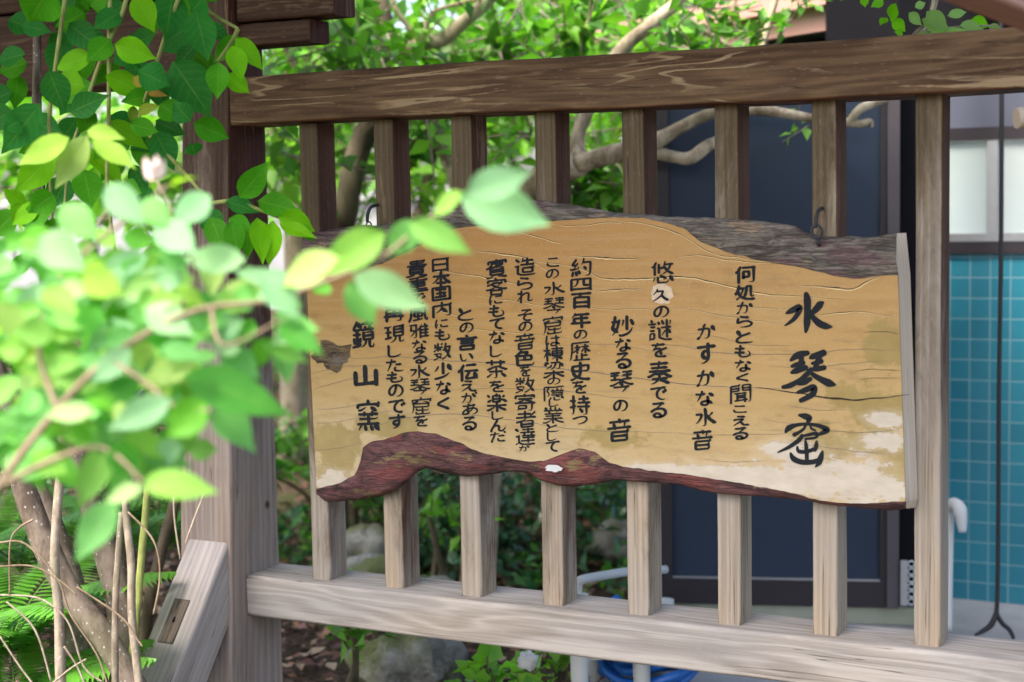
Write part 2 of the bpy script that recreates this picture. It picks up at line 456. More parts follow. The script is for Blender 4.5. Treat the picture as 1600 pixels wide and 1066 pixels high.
def board_face():
    t = NT("painted_board_face")
    Pv = t.pos(); P = t.sep(Pv)
    z = t.math('ADD', P[2], t.math('MULTIPLY', t.math('SUBTRACT', t.noise(t.vec(Pv, (3, 3, 7)), 1, 4), .5), .24))
    c = t.ramp(t.sstep(z, .60, 1.13), [(.0, (.42, .34, .205)), (.30, (.365, .250, .098)), (.66, (.350, .200, .056)), (1.0, (.335, .165, .042))])
    right = t.sstep(P[0], .35, 1.05)
    c = t.mix(t.math('MULTIPLY', right, .6), c, t.mix(.7, c, (.41, .275, .115)))
    g = t.noise(t.vec(Pv, (5, 5, 90)), 1, 5, .6)
    c = t.mix(t.math('MULTIPLY', t.sstep(g, .35, .75), .38), c, t.mix(.6, c, (.45, .33, .17)))
    d = t.noise(t.vec(Pv, (22, 22, 50)), 1, 5, .7)
    c = t.mix(t.math('MULTIPLY', t.sstep(d, .50, .72), .55), c, t.mix(.65, c, (.20, .12, .045)))
    fl = t.noise(Pv, 220, 3, .7)
    c = t.mix(t.math('MULTIPLY', t.sstep(fl, .58, .70), .28), c, (.52, .41, .25))
    # blots with a place of their own: algae and peeled paint (centre and radii in the photograph's pixels on the board's plane)
    def blots(rows):
        best = None
        for px, py, rx, ry in rows:
            o = on_y(px, py, -.036); u = (on_y(px + 1, py, -.036) - o).length
            dx = t.math('DIVIDE', t.math('SUBTRACT', P[0], o.x), rx * u); dz = t.math('DIVIDE', t.math('SUBTRACT', P[2], o.z), ry * u)
            r2 = t.math('SUBTRACT', 1.0, t.math('SQRT', t.math('ADD', t.math('MULTIPLY', dx, dx), t.math('MULTIPLY', dz, dz))))
            best = r2 if best is None else t.math('MAXIMUM', best, r2)
        return best
    al = t.noise(t.vec(Pv, (16, 16, 20), (2, 0, 4)), 1, 6, .65)
    ab = blots([(1378, 640, 75, 55), (1392, 735, 55, 75), (1300, 690, 80, 34), (524, 705, 52, 48), (500, 752, 36, 26), (945, 683, 75, 20), (600, 668, 60, 18), (1385, 540, 40, 60), (1330, 620, 60, 26)])
    am = t.math('MULTIPLY', t.sstep(t.math('ADD', ab, t.math('MULTIPLY', t.math('SUBTRACT', al, .5), 3.0)), .05, .38), .78)
    c = t.mix(am, c, t.mix(t.noise(t.vec(Pv, (30, 30, 30)), 1, 4), (.18, .13, .030), (.32, .24, .085)))
    # peeled to bare grey-white wood, low down
    p2 = t.noise(t.vec(Pv, (26, 26, 44), (3, 5, 2)), 1, 8, .70, .3)
    pb = blots([(1382, 657, 34, 17), (1378, 690, 38, 20), (1345, 752, 62, 46), (1270, 742, 74, 50), (1190, 748, 80, 30), (1110, 742, 70, 20), (1040, 733, 60, 10), (1395, 768, 30, 30), (520, 752, 34, 18), (1230, 705, 40, 20)])
    pv = t.math('ADD', pb, t.math('MULTIPLY', t.math('SUBTRACT', p2, .5), 2.6))
    pm = t.sstep(pv, .14, .34)
    soft = t.sstep(pv, -.55, .25)
    pc = t.mix(t.noise(t.vec(Pv, (30, 30, 60)), 1, 4), (.37, .32, .245), (.56, .50, .415))
    c = t.mix(t.math('MULTIPLY', soft, .45), c, t.mix(.6, c, (.52, .45, .33)))
    c = t.mix(t.math('MULTIPLY', pm, .92), c, pc)
    st = t.noise(t.vec(Pv, (7, 7, 30), (8, 8, 8)), 1, 5, .6)
    c = t.mix(t.math('MULTIPLY', t.sstep(st, .52, .70), .30), c, t.mix(.6, c, (.16, .085, .03)))
    gk = t.noise(t.vec(Pv, (10, 10, 110), (1, 8, 3)), 1, 4, .6)
    c = t.mix(t.math('MULTIPLY', t.sstep(gk, .60, .72), .35), c, t.mix(.7, c, (.13, .10, .075)))
    h = t.math('ADD', t.math('MULTIPLY', g, .6), t.math('ADD', t.math('MULTIPLY', d, .3), t.math('MULTIPLY', pm, -.4)))
    t.bump(h, .0015, .5)
    return t.done(c, .62, .3)

def board_bark(name, a, b, c3, c4, sc=(14, 14, 75), crack=.32):
    t = NT(name)
    Pv = t.pos(); P = t.sep(Pv)
    n = t.noise(t.vec(Pv, sc), 1, 7, .7, .8)
    big = t.noise(t.vec(Pv, (9, 9, 22)), 1, 4, .6)
    col = t.mix(t.sstep(n, .36, .62), a, b)
    col = t.mix(t.math('MULTIPLY', t.sstep(big, .52, .60), .8), col, c3)
    col = t.mix(t.math('MULTIPLY', t.sstep(t.noise(t.vec(Pv, (14, 14, 40), (3, 3, 3)), 1, 6, .65), .60, .65), .85), col, c4)
    fine = t.noise(t.vec(Pv, (34, 34, 300)), 1, 5, .7, 1.5)
    fl = t.n("ShaderNodeTexVoronoi", feature='DISTANCE_TO_EDGE'); fl.inputs['Scale'].default_value = 1.0
    wv = t.n("ShaderNodeVectorMath", operation='ADD'); t.l(t.vec(Pv, (13, 13, 150)), wv.inputs[0]); nv = t.n("ShaderNodeTexNoise"); nv.inputs['Scale'].default_value = 25; t.l(Pv, nv.inputs['Vector']); t.l(nv.outputs[1], wv.inputs[1]); t.l(wv.outputs[0], fl.inputs['Vector'])
    ck = t.sstep(fl.outputs[0], .10, .01)
    col = t.mix(t.math('MULTIPLY', ck, crack), col, (.012, .009, .008))
    col = t.mix(t.math('MULTIPLY', t.sstep(fine, .55, .35), .6), col, t.mix(.7, col, (.01, .008, .008)))
    t.bump(t.math('SUBTRACT', t.math('ADD', n, t.math('MULTIPLY', fine, .7)), t.math('MULTIPLY', ck, crack)), .007, .9)
    return t.done(col, .66, .3)
M['board'] = board_face()
M['bark_top'] = board_bark("grey_live_edge", (.095, .080, .065), (.27, .23, .185), (.18, .105, .108), (.34, .25, .16))
M['bark_low'] = board_bark("maroon_live_edge", (.060, .030, .030), (.20, .088, .085), (.25, .075, .068), (.27, .20, .09), (12, 12, 38), .22)
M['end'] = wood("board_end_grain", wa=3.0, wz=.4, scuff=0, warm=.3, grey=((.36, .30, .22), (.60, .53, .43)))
M['crack'] = plain("dark_crack", (.035, .026, .022), .9, 0, .1, .3, 90)
M['crackblue'] = plain("grey_crack", (.15, .125, .11), .9, 0, .1, .3, 90)
M['lip'] = plain("lit_crack_lip", (.66, .50, .24), .7, 0, .2, .2, 90)  # light on the crack's lower edge, painted as a pale tan
M['knot'] = board_bark("dark_knot", (.06, .045, .03), (.22, .15, .075), (.20, .16, .12), (.32, .22, .09), (20, 20, 70), .2)
M['worn'] = plain("worn_patch", (.50, .39, .27), .7, 0, .2, .35, 150)

def soil():
    t = NT("soil_ground")
    Pv = t.pos()
    a = t.noise(Pv, 3, 6, .65); b = t.noise(Pv, 40, 5, .7)
    c = t.mix(t.sstep(b, .35, .68), (.035, .022, .014), (.12, .08, .055))
    c = t.mix(t.math('MULTIPLY', t.sstep(a, .50, .62), .7), c, (.055, .075, .022))
    t.bump(b, .03, .9)
    return t.done(c, .95, .1)
M['soil'] = soil()

def rockmat():
    t = NT("mossy_rock")
    Pv = t.pos(); n = t.noise(Pv, 9, 7, .7); f = t.noise(Pv, 60, 4, .7); m_ = t.noise(Pv, 4, 5, .6)
    c = t.mix(t.sstep(n, .3, .7), (.13, .127, .11), (.34, .33, .295))
    c = t.mix(t.math('MULTIPLY', t.sstep(f, .5, .7), .4), c, (.36, .35, .31))
    c = t.mix(t.math('MULTIPLY', t.sstep(m_, .42, .58), .85), c, (.11, .13, .035))
    t.bump(t.math('ADD', n, t.math('MULTIPLY', f, .4)), .03, .8)
    return t.done(c, .9, .2)
M['rock'] = rockmat()

def concrete(name, a, b):
    t = NT(name)
    Pv = t.pos(); n = t.noise(Pv, 2.5, 6, .6); f = t.noise(Pv, 70, 4, .7)
    c = t.mix(t.sstep(n, .3, .7), a, b); c = t.mix(t.math('MULTIPLY', f, .3), c, t.mix(.5, c, (.1, .1, .1)))
    t.bump(f, .002, .4)
    return t.done(c, .85, .2)
M['concrete'] = concrete("grey_concrete", (.24, .24, .24), (.40, .40, .40))
M['plaster'] = concrete("white_plaster", (.24, .24, .25), (.33, .33, .34))
M['step'] = concrete("greenish_concrete", (.22, .24, .17), (.36, .37, .29))

def tiles():
    t = NT("blue_wall_tiles")
    uv = t.uv()
    b = t.n("ShaderNodeTexBrick"); b.offset = 0.0; b.squash = 1.0
    t.l(uv, b.inputs['Vector'])
    b.inputs['Scale'].default_value = 1.0
    b.inputs['Brick Width'].default_value = .0535; b.inputs['Row Height'].default_value = .0565
    b.inputs['Mortar Size'].default_value = .0022; b.inputs['Mortar Smooth'].default_value = .15; b.inputs['Bias'].default_value = 0
    b.inputs['Color1'].default_value = (.015, .145, .205, 1); b.inputs['Color2'].default_value = (.022, .185, .25, 1); b.inputs['Mortar'].default_value = (.16, .30, .34, 1)
    col = t.mix(t.math('MULTIPLY', t.noise(t.pos(), 5, 4), .3), b.outputs[0], (.05, .22, .26))
    t.bump(t.math('SUBTRACT', 1.0, b.outputs[1]), .003, .7)
    return t.done(col, .28, .5)
M['tiles'] = tiles()
M['navy'] = plain("navy_door_panel", (.017, .030, .054), .5, 0, .3, .18, 2.5)
M['doorframe'] = plain("brown_black_frame", (.022, .018, .022), .45, 0, .4, .2, 6)
M['jamb'] = plain("grey_brown_jamb", (.075, .066, .072), .55, 0, .3, .2, 5)
M['black'] = plain("black_shade", (.006, .006, .008), .8, 0, .1, .3, 6)  # near-black for holes, gaps and the shadow under the eave
M['greywall'] = plain("blue_grey_wall", (.085, .092, .125), .8, 0, .2, .12, 4)
M['fascia'] = plain("pinkish_brown_fascia", (.46, .25, .20), .5, 0, .4, .12, 3)
M['roof'] = plain("dark_roof", (.07, .06, .06), .8, 0, .2, .2, 6)

def frosted():
    t = NT("frosted_glass")
    n = t.noise(t.pos(), 6, 3)
    col = t.mix(n, (.80, .90, .87), (.93, .96, .96))
    t.done(col, .4, .5)
    tr = t.n("ShaderNodeBsdfTranslucent"); t.l(col, tr.inputs[0])
    mx = t.n("ShaderNodeMixShader"); mx.inputs[0].default_value = .75
    t.l(t.p.outputs[0], mx.inputs[1]); t.l(tr.outputs[0], mx.inputs[2]); t.l(mx.outputs[0], t.out.inputs[0])
    return t.mat
M['glass'] = frosted()
def litter():
    t = NT("fallen_leaf")
    c = t.tint(); n = t.noise(t.pos(), 60, 3)
    return t.done(t.mix(n, t.mix(.4, c, (0, 0, 0)), c), .6, .3)
M['litter'] = litter()

# ------------------------------------------------------------------ ground
def ground_z(x, y):
    b = max(0.0, min(1.0, (y - 1.7) / 2.6)); b = b * b * (3 - 2 * b)
    s = max(0.0, min(1.0, (0.3 - x) / 1.2 + .15))
    return b * s * .55 + .03 * noise.noise(Vector((x * 1.7, y * 1.7, 0))) * (1 if y > .2 else .3) - .02
mb = MB()
xs = [-60, -30, -15, -9, -6] + [-4 + .2 * i for i in range(41)] + [6, 9, 15, 30, 60]
ys = [-60, -30, -12, -6, -4] + [-2.5 + .2 * i for i in range(46)] + [8, 11, 16, 30, 90]
gi = [[mb.vert((x, y, ground_z(x, y))) for x in xs] for y in ys]
for j in range(len(ys) - 1):
    for i in range(len(xs) - 1):
        mb.face([gi[j][i], gi[j][i + 1], gi[j + 1][i + 1], gi[j + 1][i]])
tag(mb.build("ground", M['soil']), kind="structure")

mb = MB()
box(mb, (.30, .62, -.12), (5.5, 1.83, .035))
tag(mb.build("concrete_floor", M['concrete']), kind="structure")

# ------------------------------------------------------------------ fence
PITCH_X = .17
fence = thing("wooden_fence", (.6, 0, .34), "low wooden fence of square slats between a brown top rail and a bleached bottom rail", "fence")
RX0, RX1 = -.139, 1.42
mb = MB(); beam(mb, (RX0, .0325, 1.366), (RX1, .0325, 1.366), .125, .093, n=60, ch=.005, seed=1.3, bow=lambda t: Vector((0, 0, .003 * math.sin(t * 5.5 + .6))))
mb.build("top_rail", M['rail'], fence)
mb = MB(); beam(mb, (RX0, .0325, .378), (RX1, .0325, .378), .125, .083, n=60, ch=.006, seed=2.6)
mb.build("bottom_rail", M['low_rail'], fence)
for i in range(8):
    mb = MB(); x = i * PITCH_X + .0215
    lean = [.000, .001, -.001, .0005, 0, .001, -.0008, 0][i]
    beam(mb, (x, .032, .4185), (x + lean, .032, 1.3205), .043, .064, up=Vector((0, -1, 0)), n=40, ch=.0035, jit=.0011, seed=4.1 + i * 1.7)
    mb.build("slat", M['slat'], fence)
mb = MB(); beam(mb, (RX1 + .055, .035, -.1), (RX1 + .055, .035, 1.62), .11, .12, up=Vector((0, -1, 0)), n=20, ch=.006, seed=8.8)
mb.build("end_post", M['post'], fence)

# ------------------------------------------------------------------ gate: post, brace, beams, added shade roof
gate = thing("wooden_gate", (-.2, .02, 0), "weathered timber gate post with slanting brace and dark cross beams at its top", "gate")
mb = MB(); beam(mb, (-.2, .03, -.15), (-.2, .03, 2.15), .118, .12, up=Vector((0, -1, 0)), n=60, ch=.006, jit=.0016, seed=5.5)
for k, v in enumerate(mb.v):
    if v[1] < .03:
        mb.v[k] = (v[0] - (max(0, 1.35 - v[2]) * .012 if v[0] < -.2 else 0), v[1] - max(-.1, 1.36 - v[2]) * .05, v[2])
mb.build("post", M['post'], gate)
bd = Vector((0, -.62, -.785)).normalized()
bs = Vector((-.199, 0, .507)); be = bs + bd * .78
mb = MB(); beam(mb, bs, be, .1, .1, up=Vector((0, -.785, .62)), n=30, ch=.006, seed=6.2)
brace = mb.build("brace", M['brace'], gate)
wn = Vector((0, -.785, .62)); wc = on_plane(266, 970, bs + wn * .05, wn)
wc.x = -.203
mb = MB(); beam(mb, wc - bd * .045 - wn * .006, wc + bd * .045 - wn * .006, .036, .016, up=wn, n=6, ch=.001, jit=.0004, seed=7.7)
mb.build("wedge", M['wedge'], brace)
mb = MB()
for dz, r in ((0, .0035), (.006, .0022)):
    c = wc + wn * .0028 - bd * dz + Vector((.001, 0, 0)); s1 = Vector((1, 0, 0))
    ring = [mb.vert(c + s1 * math.cos(a) * r + bd * math.sin(a) * r * 1.3 + wn * .0003) for a in [k * math.pi / 5 for k in range(10)]]
    mb.face(ring[::-1] if (mb.v and False) else ring, smooth=False)
mb.build("nail_hole", M['black'], brace)
# shadow gaps round the wedge
mb = MB()
for sx in (-1, 1):
    beam(mb, wc - bd * .045 + Vector((sx * .0188, 0, 0)) - wn * .0005, wc + bd * .045 + Vector((sx * .0188, 0, 0)) - wn * .0005, .0012, .002, up=wn, n=2, ch=.0002, jit=0)
for sd in (-1, 1):
    beam(mb, wc + bd * sd * .046 + Vector((-.019, 0, 0)) - wn * .0005, wc + bd * sd * .046 + Vector((.019, 0, 0)) - wn * .0005, .0012, .002, up=wn, n=2, ch=.0002, jit=0)
mb.build("joint_gap", M['black'], brace)
mb = MB(); beam(mb, (-2.6, .035, 1.50), (-.265, .035, 1.495), .11, .165, n=30, ch=.006, seed=9.1); mb.build("cross_beam", M['roofbeam'], gate)
mb = MB(); beam(mb, (-2.6, .036, 1.672), (-.265, .036, 1.667), .105, .17, n=30, ch=.006, seed=9.9); mb.build("cross_beam", M['roofbeam'], gate)
mb = MB(); beam(mb, (-.135, .035, 1.4985), (.032, .035, 1.4985), .07, .045, n=8, ch=.005, seed=10.4); mb.build("beam_end", M['roofbeam'], gate)
mb = MB(); beam(mb, (-.135, .035, 1.567), (.092, .035, 1.567), .075, .086, n=8, ch=.005, seed=11.4); mb.build("beam_end", M['roofbeam'], gate)
mb = MB(); beam(mb, (-2.2, .035, -.1), (-2.2, .035, 2.1), .13, .13, up=Vector((0, -1, 0)), n=20, seed=12.3); mb.build("post", M['post'], gate)
mb = MB()
for s_ in (-1, 1):
    r_ = Matrix.Rotation(s_ * math.radians(-24), 3, 'X')
    box(mb, (-2.2, 0 if s_ > 0 else -1.36, -.03), (2.2, .9 if s_ > 0 else 0, .03), rot=r_, org=Vector((-.45, .03, 2.58)))
mb.build("gate_shade_roof", M['roofbeam'], gate)  # unseen gate roof, widened over the fence to shade it

# knots
for kx, ky, r, par in ((417, 788, .0075, 'post'), (431, 905, .005, 'post'), (441, 742, .004, 'post')):
    o = on_x(kx, ky, -.1405); mb = MB(); k0 = mb.vert((-.1385, o.y, o.z)); L = []
    for i in range(14):
        a = 2 * math.pi * i / 14; q = r * (1 + .3 * noise.noise(Vector((math.cos(a) * 2, math.sin(a) * 2, kx))))
        L.append(mb.vert((-.1387, o.y + math.cos(a) * q * .8, o.z + math.sin(a) * q * 1.2)))
    for i in range(14): mb.face([k0, L[i], L[(i + 1) % 14]])
    mb.build("knot", M['knot'], gate)

# slanting red-brown timber at the upper right, nearer than the fence
mb = MB()
q0 = deep(1474, -62, 1.75); q1 = deep(1680, 26, 1.95)
dv = (q1 - q0).normalized()
beam(mb, q0 - dv * .5, q1 + dv * .25, .06, .066, n=14, ch=.006, seed=13.0)
tag(mb.build("wooden_beam", M['redbeam']), "blurred reddish brown timber slanting across the upper right corner", "beam")
mb = MB()
a = deep(1588, 186, 2.32)
tube(mb, [a, a + _R * .05 + _U * .006, a + _R * .16 + _U * .02], [.017, .019, .021], 9, jit=.25)
mb2 = mb
tag(mb2.build("cut_branch", M['end']), "short pale sawn branch end poking in from the right beside the cable", "branch")

# ------------------------------------------------------------------ sign board
YF, YM = -.036, -.017
def interp(tab, x):
    if x <= tab[0][0]: return tab[0][1]
    for (x0, y0), (x1, y1) in zip(tab, tab[1:]):
        if x <= x1: return y0 + (y1 - y0) * (x - x0) / (x1 - x0)
    return tab[-1][1]
OT = [(478, 372), (500, 362), (530, 356), (578, 352), (610, 350), (660, 339), (740, 318), (800, 309), (836, 312), (901, 321), (969, 333), (1037, 338), (1060, 339), (1128, 341), (1195, 346), (1242, 353), (1262, 365), (1300, 370), (1323, 370), (1364, 370), (1398, 365), (1420, 362)]
PT = [(478, 440), (520, 428), (560, 422), (598, 412), (632, 395), (665, 379), (695, 362), (726, 355), (790, 350), (854, 346), (952, 340), (1003, 341), (1040, 348), (1070, 358), (1094, 378), (1144, 397), (1195, 409), (1256, 419), (1290, 428), (1316, 434), (1347, 436), (1374, 431), (1403, 430)]
PB = [(490, 764), (530, 756), (553, 742), (562, 728), (566, 700), (580, 690), (597, 688), (631, 676), (648, 674), (682, 678), (716, 691), (750, 707), (783, 714), (827, 722), (851, 720), (875, 711), (905, 700), (929, 706), (952, 723), (979, 730), (1037, 738), (1070, 741), (1094, 745), (1144, 753), (1195, 762), (1246, 772), (1280, 782), (1313, 786), (1347, 787), (1384, 785), (1415, 783)]
OB = [(490, 768), (510, 784), (530, 784), (564, 781), (598, 775), (625, 762), (648, 741), (665, 731), (699, 740), (733, 745), (766, 741), (800, 736), (827, 740), (844, 750), (868, 758), (895, 761), (928, 757), (962, 750), (1003, 753), (1070, 759), (1094, 767), (1128, 772), (1178, 775), (1229, 779), (1296, 787), (1350, 794), (1391, 799), (1408, 796), (1426, 793)]
sign = thing("wooden_sign_board", on_y(950, 600, -.03), "rough live-edged wooden board painted ochre with black Japanese writing, hung on the slats", "sign")
NX, NY = 170, 26
def bx(s_, y):                                   # board edges in the photograph: both ends lean a little
    l = 477 + (y - 400) * .048; r = 1403 + (y - 430) * .034
    return l + (r - l) * s_
def edge(tab, s_):
    y = 500.0
    for _ in range(4): y = interp(tab, bx(s_, y))
    return bx(s_, y), y
face = MB(); barkt = MB(); barkb = MB(); cap = MB()
gridF, topR, botR = [], [], []
for i in range(NX + 1):
    s_ = i / NX
    xt, yt = edge(PT, s_); xb, yb = edge(PB, s_); xo, yo = edge(OT, s_); xq, yq = edge(OB, s_)
    yt += 2.0 * noise.noise(Vector((s_ * 60, 1, 0))); yb += 1.8 * noise.noise(Vector((s_ * 70, 5, 0)))
    yo += 2.2 * noise.noise(Vector((s_ * 45, 9, 0))); yq += 1.5 * noise.noise(Vector((s_ * 50, 13, 0)))
    yo = min(yo, yt - 6); yq = max(yq, yb + 5)
    col = []
    for j in range(NY + 1):
        t = j / NY; y = yt + (yb - yt) * t
        p = on_y(bx(s_, y), y, YF)
        col.append(p)
    gridF.append([face.vert(p) for p in col])
    # live edges: rough, rounded back from the painted face to the back of the board
    for rows, mb_, e0, (ex, ey), sg in ((topR, barkt, col[0], (xo, yo), 1), (botR, barkb, col[-1], (xq, yq), -1)):
        e1 = on_y(ex, ey, YM); r = []
        steps = 9
        for k in range(steps + 1):
            t = k / steps
            p = e0.lerp(e1, t)
            p.y = YF + (YM - YF) * t ** 2.2
            hgt = abs(e1.z - e0.z)
            n_ = noise.noise(Vector((p.x * 26, p.z * 95, 3.0))) * .0045 + noise.noise(Vector((p.x * 90, p.z * 260, 7.0))) * .0022
            if 0 < k: p.y += n_ * min(1, t * 3) + (.004 * math.sin(t * math.pi) if hgt < .04 else -.004 * math.sin(t * math.pi))
            if k == 0: p.y += .0015
            r.append(mb_.vert(p))
        pb = Vector((e1.x, -.003, e1.z - sg * .012)); r.append(mb_.vert(pb))
        pc = Vector((e0.x, -.003, e0.z)); r.append(mb_.vert(pc))
        rows.append(r)
for i in range(NX):
    for j in range(NY):
        face.face([gridF[i][j], gridF[i][j + 1], gridF[i + 1][j + 1], gridF[i + 1][j]])
    for rows, mb_, fl in ((topR, barkt, False), (botR, barkb, True)):
        a, b = rows[i], rows[i + 1]
        for k in range(len(a) - 1):
            q = [a[k], b[k], b[k + 1], a[k + 1]]
            mb_.face(q if not fl else q[::-1])
# back of the panel and the two sawn ends
bk = [[face.vert((face.v[g[0]][0], -.004, face.v[g[0]][2])), face.vert((face.v[g[-1]][0], -.004, face.v[g[-1]][2]))] for g in gridF]
for i in range(NX): face.face([bk[i][0], bk[i + 1][0], bk[i + 1][1], bk[i][1]])
for i, fl in ((0, True), (NX, False)):
    cap = MB()
    tr = [barkt.v[k] for k in topR[i]][:-1][::-1]; br = [barkb.v[k] for k in botR[i]][:-1]
    fr = [face.v[k] for k in gridF[i]]
    out = [Vector(p) for p in tr[1:] + fr[1:-1] + br[:-1]]
    dx = .0006 if not fl else -.0006
    F_ = [cap.vert((p.x + dx, p.y, p.z)) for p in out]
    B_ = [cap.vert((p.x + dx + (.012 if not fl else -.002), -.004, p.z)) for p in out]
    for k in range(len(out) - 1):
        q = [F_[k], F_[k + 1], B_[k + 1], B_[k]]
        uvs = [(out[k].y, out[k].z), (out[k + 1].y, out[k + 1].z), (0.0, out[k + 1].z), (0.0, out[k].z)]
        uvs = [(v * .6, u * 1.2) for u, v in uvs]
        cap.face(q if fl else q[::-1], uvs if fl else uvs[::-1])
    cap.build("sawn_end", M['end'], sign)

# splits in the face: tapered dark ribbons with a lower lip painted pale as if lit, part of the panel
def crack(pts, w, m=1, lip=True):
    P, W = crom([on_y(x, y, YF) for x, y in pts], None, 10)
    n = len(P); prev = None
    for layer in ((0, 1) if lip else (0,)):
        prev = None
        for i, p in enumerate(P):
            t = i / (n - 1)
            ww = w * math.sin(math.pi * min(max(t, .01), .99)) ** .6 * (.6 + .7 * abs(noise.noise(Vector((p.x * 70, p.z * 30, w * 999)))))
            z = p.z + .0016 * noise.noise(Vector((p.x * 45, p.z * 9, 2)))
            if layer == 0: a, b, yy = z + ww / 2, z - ww / 2, YF - .0006
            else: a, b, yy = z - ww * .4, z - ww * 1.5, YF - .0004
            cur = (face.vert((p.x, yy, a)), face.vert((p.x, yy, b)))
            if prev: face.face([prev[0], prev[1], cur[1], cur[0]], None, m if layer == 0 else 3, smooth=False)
            prev = cur
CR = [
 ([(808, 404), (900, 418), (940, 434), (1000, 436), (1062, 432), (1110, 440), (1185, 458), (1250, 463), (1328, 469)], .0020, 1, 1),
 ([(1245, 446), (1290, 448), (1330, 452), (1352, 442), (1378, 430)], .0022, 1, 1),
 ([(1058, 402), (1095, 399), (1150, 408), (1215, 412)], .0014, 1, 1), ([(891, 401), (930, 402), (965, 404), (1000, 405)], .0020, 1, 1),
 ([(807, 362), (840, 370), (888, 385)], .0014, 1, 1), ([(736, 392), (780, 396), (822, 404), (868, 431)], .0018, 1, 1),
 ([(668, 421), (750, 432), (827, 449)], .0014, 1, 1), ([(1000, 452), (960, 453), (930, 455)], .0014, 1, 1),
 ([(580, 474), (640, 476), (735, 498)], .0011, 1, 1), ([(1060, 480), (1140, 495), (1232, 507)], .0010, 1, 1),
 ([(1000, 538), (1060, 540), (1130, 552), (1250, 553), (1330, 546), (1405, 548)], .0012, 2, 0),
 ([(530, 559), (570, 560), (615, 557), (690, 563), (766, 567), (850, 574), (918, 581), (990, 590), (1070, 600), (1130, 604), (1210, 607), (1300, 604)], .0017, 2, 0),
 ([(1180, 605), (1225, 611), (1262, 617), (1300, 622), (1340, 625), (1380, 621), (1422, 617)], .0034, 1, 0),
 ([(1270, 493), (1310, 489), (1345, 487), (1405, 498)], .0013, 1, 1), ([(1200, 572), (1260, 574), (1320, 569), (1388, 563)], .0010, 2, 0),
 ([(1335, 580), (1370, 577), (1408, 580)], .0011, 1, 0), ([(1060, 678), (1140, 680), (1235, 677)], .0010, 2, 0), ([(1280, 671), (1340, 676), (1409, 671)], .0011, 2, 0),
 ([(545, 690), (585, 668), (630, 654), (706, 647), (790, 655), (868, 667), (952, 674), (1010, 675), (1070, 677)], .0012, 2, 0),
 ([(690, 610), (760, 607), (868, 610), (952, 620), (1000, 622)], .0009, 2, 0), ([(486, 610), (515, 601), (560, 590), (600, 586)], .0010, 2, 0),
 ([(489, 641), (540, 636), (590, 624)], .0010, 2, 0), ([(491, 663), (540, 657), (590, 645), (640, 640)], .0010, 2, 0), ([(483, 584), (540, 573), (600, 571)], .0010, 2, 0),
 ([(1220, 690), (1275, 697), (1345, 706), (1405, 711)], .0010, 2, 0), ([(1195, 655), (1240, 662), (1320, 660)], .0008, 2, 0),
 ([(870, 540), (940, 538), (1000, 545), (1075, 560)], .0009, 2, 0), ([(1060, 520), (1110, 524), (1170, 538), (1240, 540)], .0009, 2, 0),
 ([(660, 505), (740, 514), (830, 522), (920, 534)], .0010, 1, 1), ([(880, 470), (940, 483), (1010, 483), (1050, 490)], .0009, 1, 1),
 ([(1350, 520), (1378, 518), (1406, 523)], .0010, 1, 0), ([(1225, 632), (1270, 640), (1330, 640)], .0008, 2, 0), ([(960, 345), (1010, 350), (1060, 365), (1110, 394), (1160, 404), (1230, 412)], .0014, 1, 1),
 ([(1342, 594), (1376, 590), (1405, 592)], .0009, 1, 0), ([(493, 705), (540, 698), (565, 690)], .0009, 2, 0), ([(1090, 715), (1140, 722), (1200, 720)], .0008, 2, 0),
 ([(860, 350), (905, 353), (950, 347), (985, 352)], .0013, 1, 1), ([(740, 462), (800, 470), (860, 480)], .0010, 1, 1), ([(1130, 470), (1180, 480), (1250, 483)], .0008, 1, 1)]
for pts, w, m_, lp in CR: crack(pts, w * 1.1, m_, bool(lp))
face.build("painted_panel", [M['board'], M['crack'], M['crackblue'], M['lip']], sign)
barkt.build("bark_edge", M['bark_top'], sign)["label"] = "grey cracked bark along the upper edge"
barkb.build("bark_edge", M['bark_low'], sign)["label"] = "maroon stained bark along the lower edge"
def patch(name, c, rx, ry, mat, dy, seed, n=28, rough=.35):
    mb = MB(); o = on_y(c[0], c[1], YF); k = mb.vert((o.x, YF - dy, o.z)); L = []
    sc = (on_y(c[0] + 1, c[1], YF) - o).length
    for i in range(n):
        a = 2 * math.pi * i / n; r = 1 + rough * noise.noise(Vector((math.cos(a) * 2 + seed, math.sin(a) * 2, seed)))
        L.append(mb.vert((o.x + math.cos(a) * rx * sc * r, YF - dy, o.z + math.sin(a) * ry * sc * r)))
    for i in range(n): mb.face([k, L[i], L[(i + 1) % n]])
    return mb.build(name, mat, sign)
patch("knot", (517, 556), 31, 19, M['knot'], .0008, 3.0, rough=.8)
patch("worn_patch", (1034, 459), 17, 15, M['worn'], .0003, 6.0, rough=.5)
patch("paint_spot", (868, 731), 13, 5, M['white'], .009, 8.0)

# hooks
for hx, hy, s_ in ((1277, 362, .8), (578, 352, .5)):
    mb = MB(); c = on_y(hx, hy, -.030)
    pts = [c + Vector((math.cos(a) * .011 * s_, -.004, math.sin(a) * .013 * s_)) for a in [2 * math.pi * k / 12 + .6 for k in range(13)]]
    tube(mb, pts, [.0032 * s_] * len(pts), 8, k=2)
    tube(mb, [c + Vector((-.002, -.006, .006)), c + Vector((0, -.006, .022)), c + Vector((0, .006, .034)), c + Vector((0, .031, .038))], [.003, .0032, .0032, .003], 8, k=4)
    tube(mb, [c + Vector((.002, .006, -.010)), c + Vector((.003, -.008, -.018)), c + Vector((.002, .012, -.026))], [.003, .0034, .0028], 8, k=4)
    mb.build("metal_hook", M['iron'], sign)

